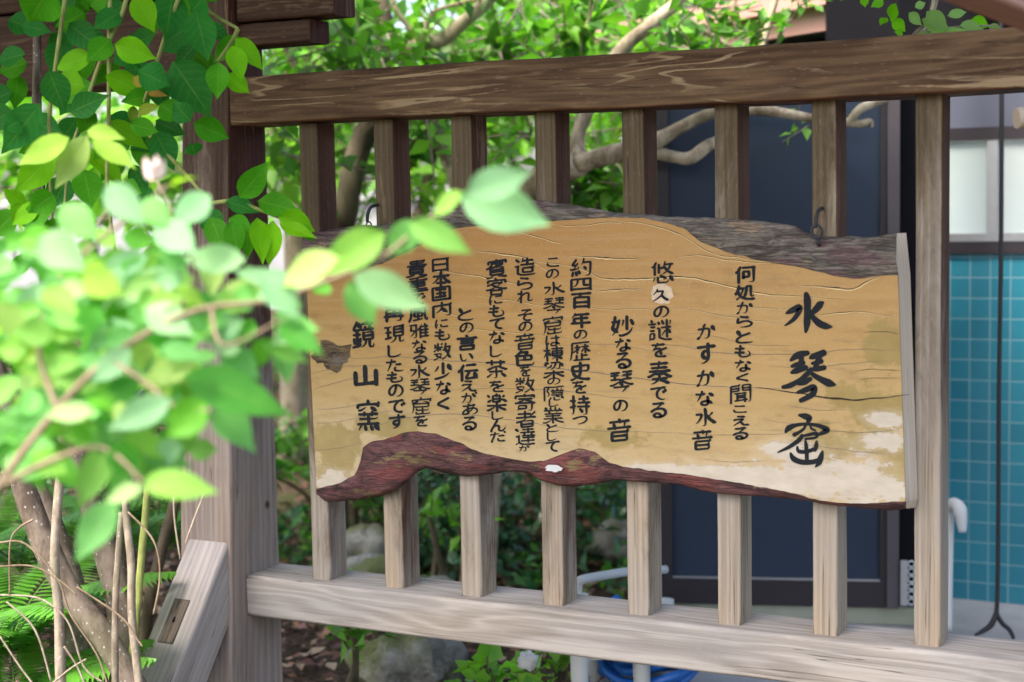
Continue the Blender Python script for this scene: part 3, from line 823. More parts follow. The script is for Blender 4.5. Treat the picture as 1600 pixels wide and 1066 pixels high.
# ------------------------------------------------------------------ brush writing
STROKES = {
    "あ": [[7,78,11,76,31,76,54,77,77,80],[66,64,66,59,63,55,61,50,53,36,44,25,36,22],[42,93,38,90,36,86,36,81,34,73,32,48,35,27,39,11],[37,15,29,14,21,11,15,10,10,11,7,13,4,19,5,25,8,33,13,40,21,47,26,50,30,51,36,55,50,58,60,58,73,55,81,50,87,41,88,34,87,25,82,18,77,12,69,8,59,5]],
    "い": [[64,86,68,84,71,82,77,69,85,44,87,29,89,27],[5,86,5,64,8,35,10,26,15,14,18,10,23,7,27,6,33,8,38,15,43,26,43,29,42,35]],
    "え": [[40,33,48,32,50,30,57,13,64,6,72,5,85,5,90,8],[26,88,66,83],[8,53,13,59,57,61,58,60,58,59,56,53,42,40,39,34,36,32,30,28,8,7,2,6]],
    "か": [[11,12,6,6,2,4],[11,12,10,11,11,12],[37,92,32,87,29,68,27,62,23,45,16,25,11,12],[73,73,80,60,85,48],[4,63,32,66,48,66,53,64,57,59,58,50,57,34,55,21,52,11,49,8,45,5,40,4,33,6]],
    "が": [[31,82,31,74,29,63,20,32,9,7,7,5,3,3],[3,60,7,59,33,61,45,61,51,60,55,57,56,52,56,32,54,21,51,10,48,7,45,5,40,4,31,6],[66,70,70,68,72,65,79,53,83,43],[83,89,89,81]],
    "く": [[72,83,16,55,13,53,11,48,12,44,21,38,73,12]],
    "こ": [[7,36,6,31,6,25,9,17,12,13,22,8,36,5,58,5,87,8],[13,87,45,86,78,87]],
    "し": [[5,89,7,86,6,60,6,24,8,17,13,10,18,7,28,5,48,5,69,13,77,17,84,23]],
    "す": [[4,74,57,75,89,74],[54,56,45,57,36,56,29,49,27,42,29,36,36,28,44,28,55,30],[54,88,55,56,57,39,54,23,47,15,34,7,30,5,21,7]],
    "そ": [[42,50,42,47,44,44],[5,46,23,49,31,51,35,50,49,50,63,52,89,53],[65,87,63,81,60,78,34,57,32,51],[48,50,47,46,39,37,37,33,35,25,37,18,43,10,53,6,61,5,70,5,76,8],[24,86,30,86,48,87,79,86]],
    "た": [[33,88,31,73,29,68,25,50,16,23,10,8,10,5],[3,71,6,70,23,70,53,74],[52,31,48,27,47,19,49,13,53,9,65,6,79,6,88,7,93,12],[54,54,83,55]],
    "だ": [[30,88,28,73,26,67,26,62,22,45,11,12,10,5,11,1],[0,66,4,70,22,69,30,71,45,73,49,74,52,78],[79,91,83,89,86,84],[43,27,43,20,43,15,52,8,64,6,81,7],[49,54,72,55,80,54]],
    "つ": [[5,72,9,71,25,78,42,85,49,87,59,88,68,87,76,83,81,78,85,70,88,60,87,48,84,36,76,24,66,16,50,9,36,7,31,10]],
    "て": [[61,85,57,79,48,69,42,57,40,50,39,42,40,32,45,22,53,14,59,10,76,6],[6,80,48,85,89,88]],
    "で": [[73,59,76,54],[5,81,46,86,58,85,67,87,82,88],[82,69,86,62],[56,85,54,78,45,69,39,58,37,45,37,36,38,31,40,25,44,19,50,14,56,10,64,7,70,6,79,10]],
    "と": [[78,73,40,57,31,54,28,51,13,39,7,30,6,23,9,16,18,9,21,8,32,5,62,5,85,7,89,8,93,13],[11,87,30,55]],
    "な": [[62,54,62,38,63,20,62,13,60,9,53,5,43,4,35,7,31,11,29,14,30,19,35,25,41,28,60,28,66,24,73,22,84,14],[3,71,6,70,25,70,47,73],[33,88,31,73,27,68,26,62,21,51,8,28],[69,72,87,62]],
    "に": [[17,37,18,33,13,22,10,20,6,21],[16,92,12,88,10,84,5,52,4,37,5,25,7,16,8,5],[39,31,39,19,42,15,46,11,53,9,60,9,73,9,87,10],[44,78,54,77,85,78]],
    "の": [[28,83,28,83],[48,88,47,73,42,48,35,29,29,21,24,16,20,15,15,17,8,25,5,33,5,38,5,49,8,60,15,72,25,81,32,85,40,88,55,89,65,86,74,80,83,69,86,62,88,53,88,42,86,35,81,24,73,14,64,9,56,6,52,6,48,7]],
    "は": [[66,89,66,60,67,38,67,17,66,12,64,9,61,6,54,4,50,4,41,6,36,9,34,13,34,20,40,28,45,30,53,30,64,30,69,25,78,23,88,15],[16,31,12,21,10,19,7,18],[35,68,37,67,63,67,86,69],[9,89,4,46,4,26,5,20,7,13,8,4]],
    "も": [[4,44,26,41,57,41],[33,90,35,86,34,72,32,65,31,43,29,33,29,21,33,12,39,7,46,4,61,4,75,8,82,13,86,18,87,23,86,34,81,45,78,47,73,50],[8,72,32,69,58,70]],
    "ら": [[11,69,11,64,8,45,9,38,17,39,37,48,47,50,60,50,70,48,83,39,86,35,86,26,85,21,78,14,73,11,62,7,48,5,27,5,22,6],[24,89,31,86,69,80]],
    "る": [[13,39,28,50,37,53,61,54,71,52,76,50,85,42,88,34,88,28,84,18,73,9,56,4,40,5,33,8,30,11,27,16,28,21,32,25,37,27,45,28,51,26,57,21,62,15,63,9,62,6],[21,86,41,86,64,88,79,86],[67,86,64,80,42,62,38,58,37,54]],
    "れ": [[26,55,32,56,45,67,53,71,61,72,66,71,69,68,70,65,70,51,67,23,67,15,73,9,79,9,89,14,92,21],[24,44,19,42,14,36,6,21,5,15],[5,69,24,70,26,69],[27,89,26,55,24,46,25,41,24,8,25,4]],
    "を": [[17,49,24,52,35,54,45,54,48,53,53,47,54,25,56,21],[84,55,62,46,57,45,52,40,47,39,43,37,31,29,28,23,27,19,27,15,28,12,34,7,37,6,48,4,65,4,81,5],[36,85,35,78,31,73,29,67,24,60,23,55,9,40],[6,76,28,75,71,78]],
    "ん": [[43,87,30,61,25,51,24,46,12,22,7,8,8,3],[22,41,26,44,37,47,43,48,46,47,50,42,51,37,51,17,52,12,57,7,60,5,69,6,79,13,86,25,87,30,86,34]],
    "久": [[31,86,28,74,8,46],[52,44,55,41,63,27,70,18,85,6,87,6,88,6],[27,72,56,73,58,72,58,67,53,52,52,45,34,25,20,12,9,5,3,6]],
    "伝": [[75,32,80,23,81,17,87,9],[5,50,10,58,15,60],[54,51,52,43,40,19,39,14,39,12,40,11,45,11,74,15,83,15],[25,86,17,70,16,62,17,56,17,3],[33,52,89,52],[40,82,83,82]],
    "何": [[82,80,82,9,80,6,76,4,62,5],[33,80,89,80],[37,30,60,30,61,31,61,58,38,58,37,56,37,24],[24,86,18,73,16,64,17,58,17,3],[8,56,11,60,16,62]],
    "内": [[88,72,88,8,86,5,82,4,71,4,66,6],[46,89,46,62,44,53,38,42,33,36,23,28,18,26],[93,76,88,72],[42,48,46,50,50,49,75,27],[88,72,8,72,5,71,4,69,4,4]],
    "再": [[46,88,46,30],[7,89,85,89,90,92],[15,4,15,68,16,70,18,71,76,70,77,9,75,5,69,4,62,4,59,5],[15,50,77,50],[3,30,89,30]],
    "処": [[14,53,10,52,9,50,5,41],[11,9,24,23,28,23],[41,75,37,72,35,55,29,36,28,33,24,33],[16,73,34,73,37,72],[18,88,17,77,13,63,13,56,20,39,25,30,27,25,40,14,52,8,62,6,87,6],[45,26,50,38,51,45,53,60,53,81,55,83,71,83,73,82,73,29,74,25,75,23,78,22,84,23,86,25,86,30]],
    "史": [[5,4,8,4,16,7,28,13,31,15,31,19],[46,89,46,40,43,30,38,19,39,15],[18,35,24,27,29,21,33,18,48,10,66,5,80,4,86,4,90,6],[46,47,12,47,11,50,12,73,15,73,78,73,80,73,81,70,80,48,78,47,46,47]],
    "四": [[4,13,88,13],[4,5,4,86,5,88,7,88,88,88,88,86,88,13,89,5],[34,88,32,60,30,50,26,42,23,37,18,32,13,33],[58,88,58,45,59,41,62,39,80,39]],
    "国": [[45,72,45,26],[20,73,71,73],[19,26,73,26],[24,50,69,50],[59,43,62,41,66,37],[88,9,5,9,4,86,5,88,7,89,85,89,88,88,88,9]],
    "奏": [[46,89,43,71,39,65,37,55],[61,53,64,47,74,38,86,31,93,32],[31,53,28,44],[15,68,76,68],[12,82,80,82],[5,54,87,54],[46,39,46,27,38,16,32,11,22,6,17,4,11,5],[1,31,7,31,27,42,33,40,61,40,67,43],[17,25,75,25],[50,16,56,16,78,6,85,5]],
    "妙": [[81,70,88,54],[35,72,32,67,30,52,25,31,17,18,8,7],[17,89,15,70,13,66,12,59,7,40,10,36,23,25,29,21],[49,72,48,62,44,47],[4,68,31,68],[33,7,40,5,52,9,60,13,67,17,75,25,79,31,83,39],[64,89,64,34]],
    "客": [[44,90,47,87,48,81],[66,63,64,58,50,45],[24,32,23,9,24,6,68,6,70,8,70,26,72,34],[8,52,11,52,26,59,31,64,34,65,36,71],[29,61,31,56,41,48,45,45,50,44,52,42,56,40,73,34,84,32,89,32,92,34],[3,31,9,30,24,33,41,41,42,43,41,47],[35,65,72,64],[8,68,8,78,9,79,48,80,84,79,85,78,85,67],[24,32,25,28,27,27,71,27]],
    "寄": [[17,66,76,66],[6,70,6,79,8,81,83,81,85,81,86,79,87,69],[44,60,72,50,75,48,75,44,74,39,73,7,72,5,69,4,59,4],[16,45,20,49,29,51,37,56,43,61,43,65,44,67],[3,42,14,42,16,43,19,42,90,42],[17,13,48,13,51,15,51,27,50,29,18,29,17,27,16,9,12,5],[46,88,47,81]],
    "少": [[22,72,9,48,7,46,5,45],[73,72,88,48],[5,4,12,4,25,7,47,14,61,22,70,30,75,35],[46,89,46,33]],
    "山": [[5,68,5,14,5,12,88,11],[88,69,88,4],[46,89,46,11]],
    "年": [[25,86,23,79,8,60],[4,27,89,27],[20,27,20,51,21,54,82,54],[51,76,51,4],[21,76,26,77,84,77]],
    "悠": [[33,76,33,43],[58,89,55,80,52,74,52,68],[52,68,56,65,61,56,74,44,81,39,86,37,88,37],[77,26,88,8],[34,64,42,64,52,68],[79,77,77,67,67,50,49,39,46,38,43,40],[15,22,9,7],[28,25,29,7,31,5,34,4,63,3,67,4,70,8,71,11,70,14],[24,86,19,78,18,73,18,37],[54,77,88,77],[8,66,13,69,17,71],[36,31,42,30,56,20,61,19]],
    "持": [[5,69,28,69],[37,38,89,38],[5,36,16,39,20,42,29,43],[42,76,85,76],[76,56,76,10,76,6,74,5,70,3,62,4],[63,88,63,57],[18,89,18,10,16,5,11,3,8,4],[45,28,48,26,54,16],[37,57,89,57]],
    "数": [[58,58,54,57,51,51],[44,5,48,7,55,11,67,23,70,25],[6,37,39,37,40,35,39,31,32,21,31,16],[81,69,77,48,72,35,70,33,69,27,71,24,85,8],[61,88,59,71,57,66,57,61,64,42,68,33],[24,66,32,63,39,58],[5,51,24,66],[25,89,25,52],[3,5,9,6,23,13,24,15,22,20],[3,71,19,71,26,69,30,71,46,71],[18,38,16,36,14,29,14,25,22,20,37,13],[44,88,42,86,40,83],[59,70,88,70],[9,86,12,79]],
    "日": [[5,50,86,50],[5,11,86,11],[86,88,83,89,8,89,5,88,5,5],[86,88,86,11,87,5],[92,93,86,88]],
    "本": [[23,22,70,22],[56,67,58,59,61,52,71,37,85,23,92,23],[50,93,47,90,46,88,46,4],[37,67,36,62,32,54,21,37,8,23,5,22,1,22],[7,68,86,68]],
    "梁": [[54,30,58,24,73,13,86,7,90,8],[36,86,73,86,75,85,72,55,69,51,67,49,62,49,59,50],[55,85,53,71,51,66,48,60,44,54,38,50,35,48,31,49],[9,88,15,88,22,86,25,86],[1,8,7,7,18,12,35,24,38,27,39,31],[35,74,30,63,21,61,12,51],[74,75,79,75,81,74,86,63],[5,32,36,32,52,30,56,32,89,32],[47,40,47,4],[7,75,16,71]],
    "棟": [[20,51,24,49,28,45,32,38,32,33],[61,32,47,17,39,11],[68,31,76,21,86,12],[20,51,17,50,14,48,8,34,4,26,4,21],[42,49,84,49],[20,89,20,70,19,54,20,48,20,3],[39,78,88,78],[63,89,63,4],[5,68,32,68],[42,36,56,36,65,33,66,33,70,35,83,36,84,38,84,62,81,64,43,63,42,61,42,36]],
    "業": [[76,84,73,78,72,72],[29,69,33,55],[15,89,17,87,21,79,21,72],[65,71,61,55],[46,54,46,4],[54,26,56,22,59,19,72,11,86,6,92,8],[7,72,27,72,30,71,37,72,87,72],[56,89,56,72],[1,8,9,7,19,11,36,20,38,26],[15,41,78,41],[37,89,37,72],[11,54,84,54],[6,27,35,27,42,25,56,27,88,27]],
    "楽": [[31,63,59,63,64,58,71,58,88,49],[46,46,46,4],[54,30,56,25,61,20,74,12,86,7],[4,7,6,6,9,7,25,16,37,25,39,31],[9,83,15,78],[5,32,36,32,42,30,52,30,56,32,88,32],[46,90,45,80],[10,50,22,57],[72,72,78,77],[61,48,61,79,45,80,32,79,31,76,32,48,46,47,61,48]],
    "歴": [[88,89,15,89,13,89,13,87,13,53,11,35,9,21,5,4],[70,80,71,65,70,41],[72,64,85,49,89,47,93,47],[18,5,89,5],[31,28,31,6],[54,36,54,6],[23,69,48,69],[54,47,57,50,68,64,72,64],[62,57,62,57],[57,69,65,69,72,67,74,69,87,69],[36,60,43,57],[12,45,21,46,25,50,31,59,33,60,36,60],[36,80,35,65,36,42],[54,25,79,25]],
    "水": [[76,67,63,52,58,48],[45,89,46,66,47,58,46,54,45,8,44,6,42,4,36,3,33,4],[47,57,53,53,58,48,65,35,78,22,85,17,91,17],[6,62,29,62,30,62,31,60,28,50,22,36,15,24,6,16]],
    "現": [[7,23,20,27,35,30],[44,72,83,72],[86,93,83,87,83,40,82,38,52,37,44,38,44,87,44,89,46,89,80,89,83,88],[52,37,51,25,47,15,40,9,34,5,31,4,26,6],[70,37,70,9,71,5,78,4,86,5,89,8,89,13],[19,88,19,27],[5,88,31,88,36,92],[44,55,83,55],[7,58,32,58]],
    "琴": [[2,36,8,35,19,39,31,45,43,54,43,58],[8,76,37,76],[70,89,70,61],[17,27,68,26,76,27],[5,61,39,61,58,47,73,39,86,35,92,37],[51,90,87,90],[68,26,66,20,56,8,50,3],[23,89,23,61],[5,90,39,90],[41,42,45,40,49,35,50,32,50,27],[54,76,84,76,88,78],[50,52,50,57,53,61,88,61]],
    "百": [[16,11,78,11],[16,4,16,64,19,65,43,65,76,65,78,64,78,4],[4,89,89,89],[45,89,43,66],[16,38,78,38]],
    "窟": [[15,43,79,43,81,44,81,56,85,62,85,63,80,66,66,71,61,73,56,72],[25,14,25,8,26,6,28,6,83,6,85,7,85,14],[11,62,15,55,15,38,13,23,10,15,6,8],[88,81,89,74],[47,90,49,82],[8,74,8,80,10,81,88,81],[54,34,54,7],[28,32,28,26,32,25,80,25,81,26,81,32],[11,62,14,64,36,72],[11,62,18,58,78,58,81,57],[88,81,92,84]],
    "窯": [[46,49,47,24],[56,14,61,5],[13,36,80,36,84,39],[64,59,62,56,61,50],[8,50,85,50],[6,74,6,81,8,82,46,83,85,82,87,81],[19,17,15,15,6,3],[32,57,32,50],[87,81,87,75],[34,14,36,5],[87,81,92,85],[7,64,14,63,37,73],[74,17,79,15,90,3],[45,90,46,83],[3,24,89,24],[60,72,80,63]],
    "約": [[23,24,26,9],[32,68,28,63,24,60,22,54,12,43,11,39],[54,71,86,70,88,69,87,27,84,11,82,7,78,4,68,4,64,5],[58,89,54,72,51,69,47,60],[25,88,10,66,9,62,10,60,23,60],[9,24,9,22,5,7],[59,46,67,37],[1,39,6,37,36,41,37,42,37,45,35,50],[36,26,40,16]],
    "者": [[26,39,27,37,28,7,75,7,76,10,76,37,75,39,38,40,35,41],[84,86,74,76,70,74,69,70,62,64,60,58],[14,77,64,77,69,75],[27,23,76,23],[41,89,41,60,43,57],[2,33,8,33,34,42,44,52,44,54,43,57],[39,48,39,48],[5,57,38,57,47,56,59,58,89,57]],
    "聞": [[89,62,56,63,55,89,57,90,85,90,89,88,89,15,88,8,85,5,80,4,76,5],[4,62,36,63,37,64,37,90],[30,50,30,16],[4,76,36,76],[30,27,62,27],[30,39,62,39],[37,90,34,90,7,90,5,89,4,4],[37,90,41,93],[62,50,62,7],[20,50,71,50],[19,14,74,17],[55,76,89,76]],
    "色": [[29,80,57,80,60,79,58,74,52,64,47,58,47,35],[9,61,14,62,19,60,76,60,78,59,78,38,77,35,17,35],[37,90,33,88,31,83,18,69,16,65,17,16,18,7,23,4,28,3,78,3,82,5,85,7,87,12,88,18]],
    "茶": [[27,89,27,70],[17,36,75,36],[46,49,46,7,44,4,41,3,37,3,33,5],[7,43,33,55,55,59,58,58,72,50,84,44,87,44,92,45],[68,22,81,10,87,9],[64,89,64,70],[7,9,10,10,26,24,31,26],[5,80,86,80]],
    "言": [[3,75,89,75],[74,28,74,9,73,8,20,7,18,9,18,25,19,28,74,28],[45,87,49,80,50,75],[74,28,78,31],[18,44,74,44],[18,60,74,60]],
    "謎": [[71,46,77,43,86,29],[71,46,66,45,64,43,53,26,52,21],[13,89,15,83],[7,8,22,8,24,9,24,31,22,32,8,32,7,29,7,4,3,0],[38,79,41,73],[84,84,85,81,81,67],[53,83,57,72],[34,55,41,55,42,54,43,17,42,13,46,12,57,6,63,4,70,3,88,4],[70,90,70,16],[52,55,88,55],[7,59,24,59],[7,45,24,45],[3,73,26,73,30,75]],
    "貴": [[76,84,19,84,18,83,18,74,18,73,21,72,74,72,76,74,76,84],[76,50,18,50,17,48,18,18,21,17,75,17,77,19,76,50],[57,9,63,10,83,4,92,3],[17,39,76,39],[46,84,46,61],[0,5,9,3,30,10,38,11],[3,61,90,61],[76,50,81,53],[17,28,76,28],[76,84,80,87]],
    "賓": [[22,70,72,70,76,72],[21,38,76,38],[21,27,76,27],[47,69,48,52],[5,48,44,51,50,55,55,56,71,62,77,63],[26,62,17,56,15,53,15,50,20,46,20,18,22,16,33,15,37,15,59,15,63,15,74,15,76,17,76,45,75,47,73,49,51,49,48,52],[45,88,47,82],[9,71,9,79,10,81,47,81,85,81,86,80,86,71],[58,9,64,11,84,3,93,4],[2,5,10,3,18,5,31,9,33,13]],
    "造": [[41,89,39,79,32,69],[79,41,79,21,78,19,40,19,38,20,37,39,38,41,79,41],[79,41,83,45],[37,76,43,77,83,77],[29,57,87,57],[58,89,58,57],[7,85,18,74],[17,50,16,13,22,12,31,6,43,4,86,5,93,10],[3,50,17,50],[21,54,17,50]],
    "達": [[58,89,59,69],[43,69,44,62,45,54],[73,69,73,63,71,57,71,51],[34,39,84,39],[5,7,11,13,18,16],[3,85,7,85,9,84,17,75],[17,48,17,20,18,16],[18,16,30,8,39,5,55,3,88,5],[4,48,17,48],[21,52,17,48],[29,25,88,25],[58,50,58,15],[35,83,82,83],[31,51,41,51,45,52,47,51,58,51,87,51],[28,69,89,69]],
    "重": [[3,3,90,3],[11,86,14,85,44,86,49,87,74,90,80,88],[15,45,78,45],[15,33,19,32,77,32,78,35,78,57,82,62],[15,33,15,56,15,58,17,59,78,58],[46,86,46,4],[11,18,84,18],[3,72,90,72],[11,29,15,33]],
    "鏡": [[21,64,21,14,22,11],[4,8,7,8,23,11,37,13],[22,90,21,84,18,82,8,70,9,67,12,64,32,64,37,66,43,63,89,63],[43,82,87,82],[35,36,32,24],[55,71,56,64],[47,41,84,41],[76,74,74,64],[56,28,55,18,50,11,43,6,38,4,36,5],[21,84,26,81,36,73,39,66],[6,47,35,47],[72,28,72,8,74,6,78,3,85,4,90,9,88,14],[64,89,65,83],[9,35,11,22],[47,52,47,32,48,29,72,29,82,29,83,30,84,51,83,52,47,52]],
    "隠": [[38,48,82,48],[58,76,61,69],[47,21,47,8,49,5,54,4,67,4,70,5,73,9,72,13],[82,77,77,68,76,61],[41,70,41,61],[25,85,24,80,17,60,18,58,25,45,25,35,24,31,22,29,18,27,14,28],[35,35,50,35,54,34,57,35,82,36,83,37,83,60],[34,18,30,10],[78,23,80,21,87,11],[54,32,56,28,63,25,65,24,70,25],[88,88,79,89,64,86,43,84,34,84,30,86,4,85,3,83,3,3],[35,60,78,60,83,60],[83,60,87,63]],
    "雅": [[54,30,86,30],[31,50,26,46,20,34,8,16],[53,51,87,51],[12,74,9,54,9,52,30,51,41,51,43,53,47,62,51,64,59,89],[33,85,32,11,31,7,29,6,24,5,19,5],[52,64,53,60,53,3],[71,89,75,80,74,10],[54,72,88,71],[54,9,89,9],[7,85,40,85]],
    "音": [[66,80,67,72,64,62,63,57],[75,40,79,44],[18,24,75,24],[3,56,90,56],[9,80,83,80],[75,40,19,41,18,38,18,8,21,7,74,7,75,9,75,40],[46,88,48,80],[26,71,29,64,29,56]],
    "風": [[5,7,9,16,13,29,15,49,15,87,17,89,76,89,77,84,77,40,80,15,81,11,84,7,86,6,88,8,90,16,88,24],[24,73,27,72,34,73,62,77,66,76],[21,11,62,15,64,18,61,24],[45,74,45,14],[27,58,27,37,28,35,60,35,63,36,63,56,62,58,27,58]],
}

GLYPH = {k: [[(q[i] / 93, q[i + 1] / 93) for i in range(0, len(q), 2)] for q in v] for k, v in STROKES.items()}
def resample(p, step):
    L = [0.0]
    for a, b in zip(p, p[1:]): L.append(L[-1] + math.hypot(a[0] - b[0], a[1] - b[1]))
    n = max(3, int(L[-1] / step) + 1); out = []; k = 0
    for i in range(n):
        u = L[-1] * i / (n - 1)
        while k < len(L) - 2 and L[k + 1] < u: k += 1
        f = (u - L[k]) / max(1e-9, L[k + 1] - L[k]); f = min(1, max(0, f))
        out.append((p[k][0] + (p[k + 1][0] - p[k][0]) * f, p[k][1] + (p[k + 1][1] - p[k][1]) * f))
    for _ in range(2):
        out = [out[0]] + [((a[0] + 2 * b[0] + c[0]) / 4, (a[1] + 2 * b[1] + c[1]) / 4) for a, b, c in zip(out, out[1:], out[2:])] + [out[-1]]
    return out, L[-1]
def ribbon(mb, q, hw, y):
    n = len(q); prev = None
    for i in range(n):
        a, b = q[max(0, i - 1)], q[min(n - 1, i + 1)]
        dx, dz = b[0] - a[0], b[1] - a[1]; L = math.hypot(dx, dz) or 1e-9
        nx, nz = -dz / L, dx / L; h = hw[i]
        cur = (mb.vert((q[i][0] + nx * h, y, q[i][1] + nz * h)), mb.vert((q[i][0] - nx * h, y, q[i][1] - nz * h)))
        if prev: mb.face([prev[0], prev[1], cur[1], cur[0]], smooth=False)
        prev = cur
    for e, i2, sg in ((0, 1, 1), (n - 1, n - 2, 1)):        # rounded ends
        dx, dz = q[e][0] - q[i2][0], q[e][1] - q[i2][1]; L = math.hypot(dx, dz) or 1e-9
        dx, dz = dx / L, dz / L; h = hw[e]
        ids = [mb.vert((q[e][0] + (math.cos(a) * dx * .8 - math.sin(a) * dz) * h, y, q[e][1] + (math.cos(a) * dz * .8 + math.sin(a) * dx) * h)) for a in [(-.5 + k / 6) * math.pi for k in range(7)]]
        mb.face(ids, smooth=False)
_st = [0]
def write(mb, ch, xc, yc, w, h, weight=1.0, shear=.10):
    o = on_y(xc, yc, YF)
    W = on_y(xc + w / 2, yc, YF).x - on_y(xc - w / 2, yc, YF).x
    H = on_y(xc, yc - h / 2, YF).z - on_y(xc, yc + h / 2, YF).z
    rng = random.Random(ord(ch) * 31 + int(xc * 7 + yc))
    ns = len(GLYPH[ch]); sz = math.sqrt(W * H)
    w0 = sz * weight * 1.17 * (.165 if ns <= 3 else .150 if ns <= 6 else .122 if ns <= 10 else .100)
    jr = rng.uniform(-.03, .05)
    for s_ in GLYPH[ch]:
        jx, jz = rng.uniform(-.02, .02), rng.uniform(-.02, .02)
        p = [(o.x + (x - .5 + jx) * W + .02 * sz * noise.noise(Vector((x * 2 + 7, z * 2 + ns, yc))), o.z + (z - .5 + jz) * H + (x - .5) * W * (shear + jr) + .02 * sz * noise.noise(Vector((x * 2.2 + ns, z * 2.2, xc)))) for x, z in s_]
        q, L = resample(p, sz * .035)
        n = len(q); hw = []
        bow_ = sz * .012 * rng.uniform(-1, 1)
        for i in range(n):
            a, b = q[max(0, i - 1)], q[min(n - 1, i + 1)]
            an = math.atan2(b[1] - a[1], b[0] - a[0])
            k = L * i / (n - 1); r = L - k
            g = .70 + .34 * abs(math.sin(an)) + .12 * math.cos(2 * (an + math.pi / 4))
            g *= 1 + .16 * math.exp(-k / (.9 * w0)) - .25 * math.exp(-k / (.25 * w0))
            if i == n - 1 or True:
                ed = math.atan2(q[-1][1] - q[max(0, n - 4)][1], q[-1][0] - q[max(0, n - 4)][0])
            if L > w0 * 1.3:
                if abs(math.sin(ed)) < .4 and math.cos(ed) > 0: g *= 1 + .34 * math.exp(-((r - .5 * w0) / (.7 * w0)) ** 2) - .45 * math.exp(-r / (.25 * w0))
                elif math.cos(ed) < -.2: g *= 1 - .78 * math.exp(-r / (2.0 * w0))
                elif math.cos(ed) > .3 and math.sin(ed) < 0: g *= 1 + .5 * math.exp(-((r - 1.2 * w0) / (1.2 * w0)) ** 2) - .75 * math.exp(-r / (.5 * w0))
                elif math.sin(ed) > .3: g *= 1 - .75 * math.exp(-r / (1.4 * w0))
            hw.append(max(.08, g) * w0 / 2)
        _st[0] += 1
        ribbon(mb, q, hw, YF - .0008 - (_st[0] % 25) * .000012)
def kanji(c): return ord(c) >= 0x4e00
def column(rows, zx, zy, weight=1.0, wk=98, wh=74, narrow={}, apart=False):
    if apart:
        for r in rows: column([r], zx, zy, weight, wk, wh, narrow)
        return
    mb = MB()
    for ch, x, y, h in rows:
        w = narrow.get(ch, wk if kanji(ch) else wh)
        if ch in "しにいこりの" and ch not in narrow: w *= .86
        write(mb, ch, zx + x / 2.961, zy + y / 2.961, w / 2.961, h / 2.961, weight)
    return mb.build("lettering", M['ink'], sign)
column([("何", 310, 232, 78), ("処", 308, 318, 72), ("か", 310, 388, 52), ("ら", 306, 452, 55), ("と", 304, 522, 60), ("も", 298, 590, 56), ("な", 300, 655, 56), ("く", 300, 712, 42), ("聞", 290, 787, 84), ("こ", 286, 857, 32), ("え", 290, 910, 46), ("る", 285, 970, 54)], 1060, 350, wh=78)
column([("か", 132, 497, 68), ("す", 130, 600, 100), ("か", 128, 712, 72), ("な", 122, 805, 70), ("水", 126, 893, 82), ("音", 112, 1000, 98)], 1060, 350, wh=88)
column([("悠", 1495, 222, 104), ("の", 1490, 408, 54), ("謎", 1487, 490, 98), ("を", 1483, 582, 70), ("奏", 1484, 688, 110), ("で", 1478, 785, 64), ("る", 1474, 862, 72)], 530, 350, wk=110, wh=82)
mb = MB()
write(mb, "久", 530 + 1488 / 2.961, 350 + 328 / 2.961, 28, 20, .9)
mb.build("lettering", M['ink'], sign)["label"] = "half worn away character"
column([("妙", 1312, 473, 98), ("な", 1315, 558, 62), ("る", 1310, 632, 74), ("琴", 1306, 733, 100), ("の", 1304, 842, 54), ("音", 1298, 955, 108)], 530, 350, wk=112, wh=78)
column([("約", 1120, 200, 86), ("四", 1120, 280, 56), ("百", 1120, 355, 72), ("年", 1117, 443, 72), ("の", 1117, 512, 42), ("歴", 1114, 590, 86), ("史", 1115, 680, 86), ("を", 1112, 753, 58), ("持", 1115, 838, 90), ("つ", 1115, 908, 38)], 530, 350, wh=72)
column([("こ", 990, 178, 40), ("の", 988, 232, 44), ("水", 995, 300, 60), ("琴", 995, 380, 78), ("窟", 988, 470, 84), ("は", 990, 540, 50), ("棟", 992, 600, 70), ("梁", 993, 675, 76), ("の", 993, 728, 32), ("隠", 995, 783, 68), ("し", 995, 828, 34), ("業", 990, 885, 76), ("と", 987, 943, 38), ("し", 987, 983, 42), ("て", 987, 1030, 48)], 530, 350, .92, wh=70, narrow={"と": 58, "し": 50})
column([("造", 860, 198, 84), ("ら", 860, 275, 58), ("れ", 860, 335, 56), ("そ", 862, 422, 52), ("の", 862, 476, 46), ("音", 860, 545, 74), ("色", 858, 620, 70), ("を", 862, 680, 50), ("数", 862, 745, 74), ("寄", 862, 825, 82), ("者", 865, 905, 78), ("達", 862, 983, 82), ("が", 858, 1036, 30)], 530, 350, .95, wh=74, narrow={"が": 54, "を": 58})
column([("賓", 728, 205, 88), ("客", 728, 290, 80), ("に", 726, 350, 42), ("も", 728, 403, 54), ("て", 730, 463, 52), ("な", 730, 525, 62), ("し", 728, 588, 54), ("茶", 728, 672, 84), ("を", 730, 750, 54), ("楽", 730, 825, 84), ("し", 735, 885, 40), ("ん", 737, 932, 56), ("だ", 737, 984, 46)], 530, 350, .95, wh=76, narrow={"し": 62})
column([("と", 585, 418, 58), ("の", 590, 480, 48), ("言", 592, 550, 76), ("い", 590, 617, 36), ("伝", 598, 685, 78), ("え", 600, 750, 50), ("が", 602, 803, 48), ("あ", 606, 858, 50), ("る", 600, 922, 64)], 530, 350, .95, wh=74)
column([("日", 468, 190, 58), ("本", 472, 256, 68), ("国", 472, 322, 66), ("内", 475, 395, 66), ("に", 475, 460, 38), ("も", 477, 513, 50), ("数", 480, 590, 80), ("少", 482, 680, 76), ("な", 484, 757, 64), ("く", 488, 832, 66)], 530, 350, 1.0, wk=88, wh=74, narrow={"日": 76})
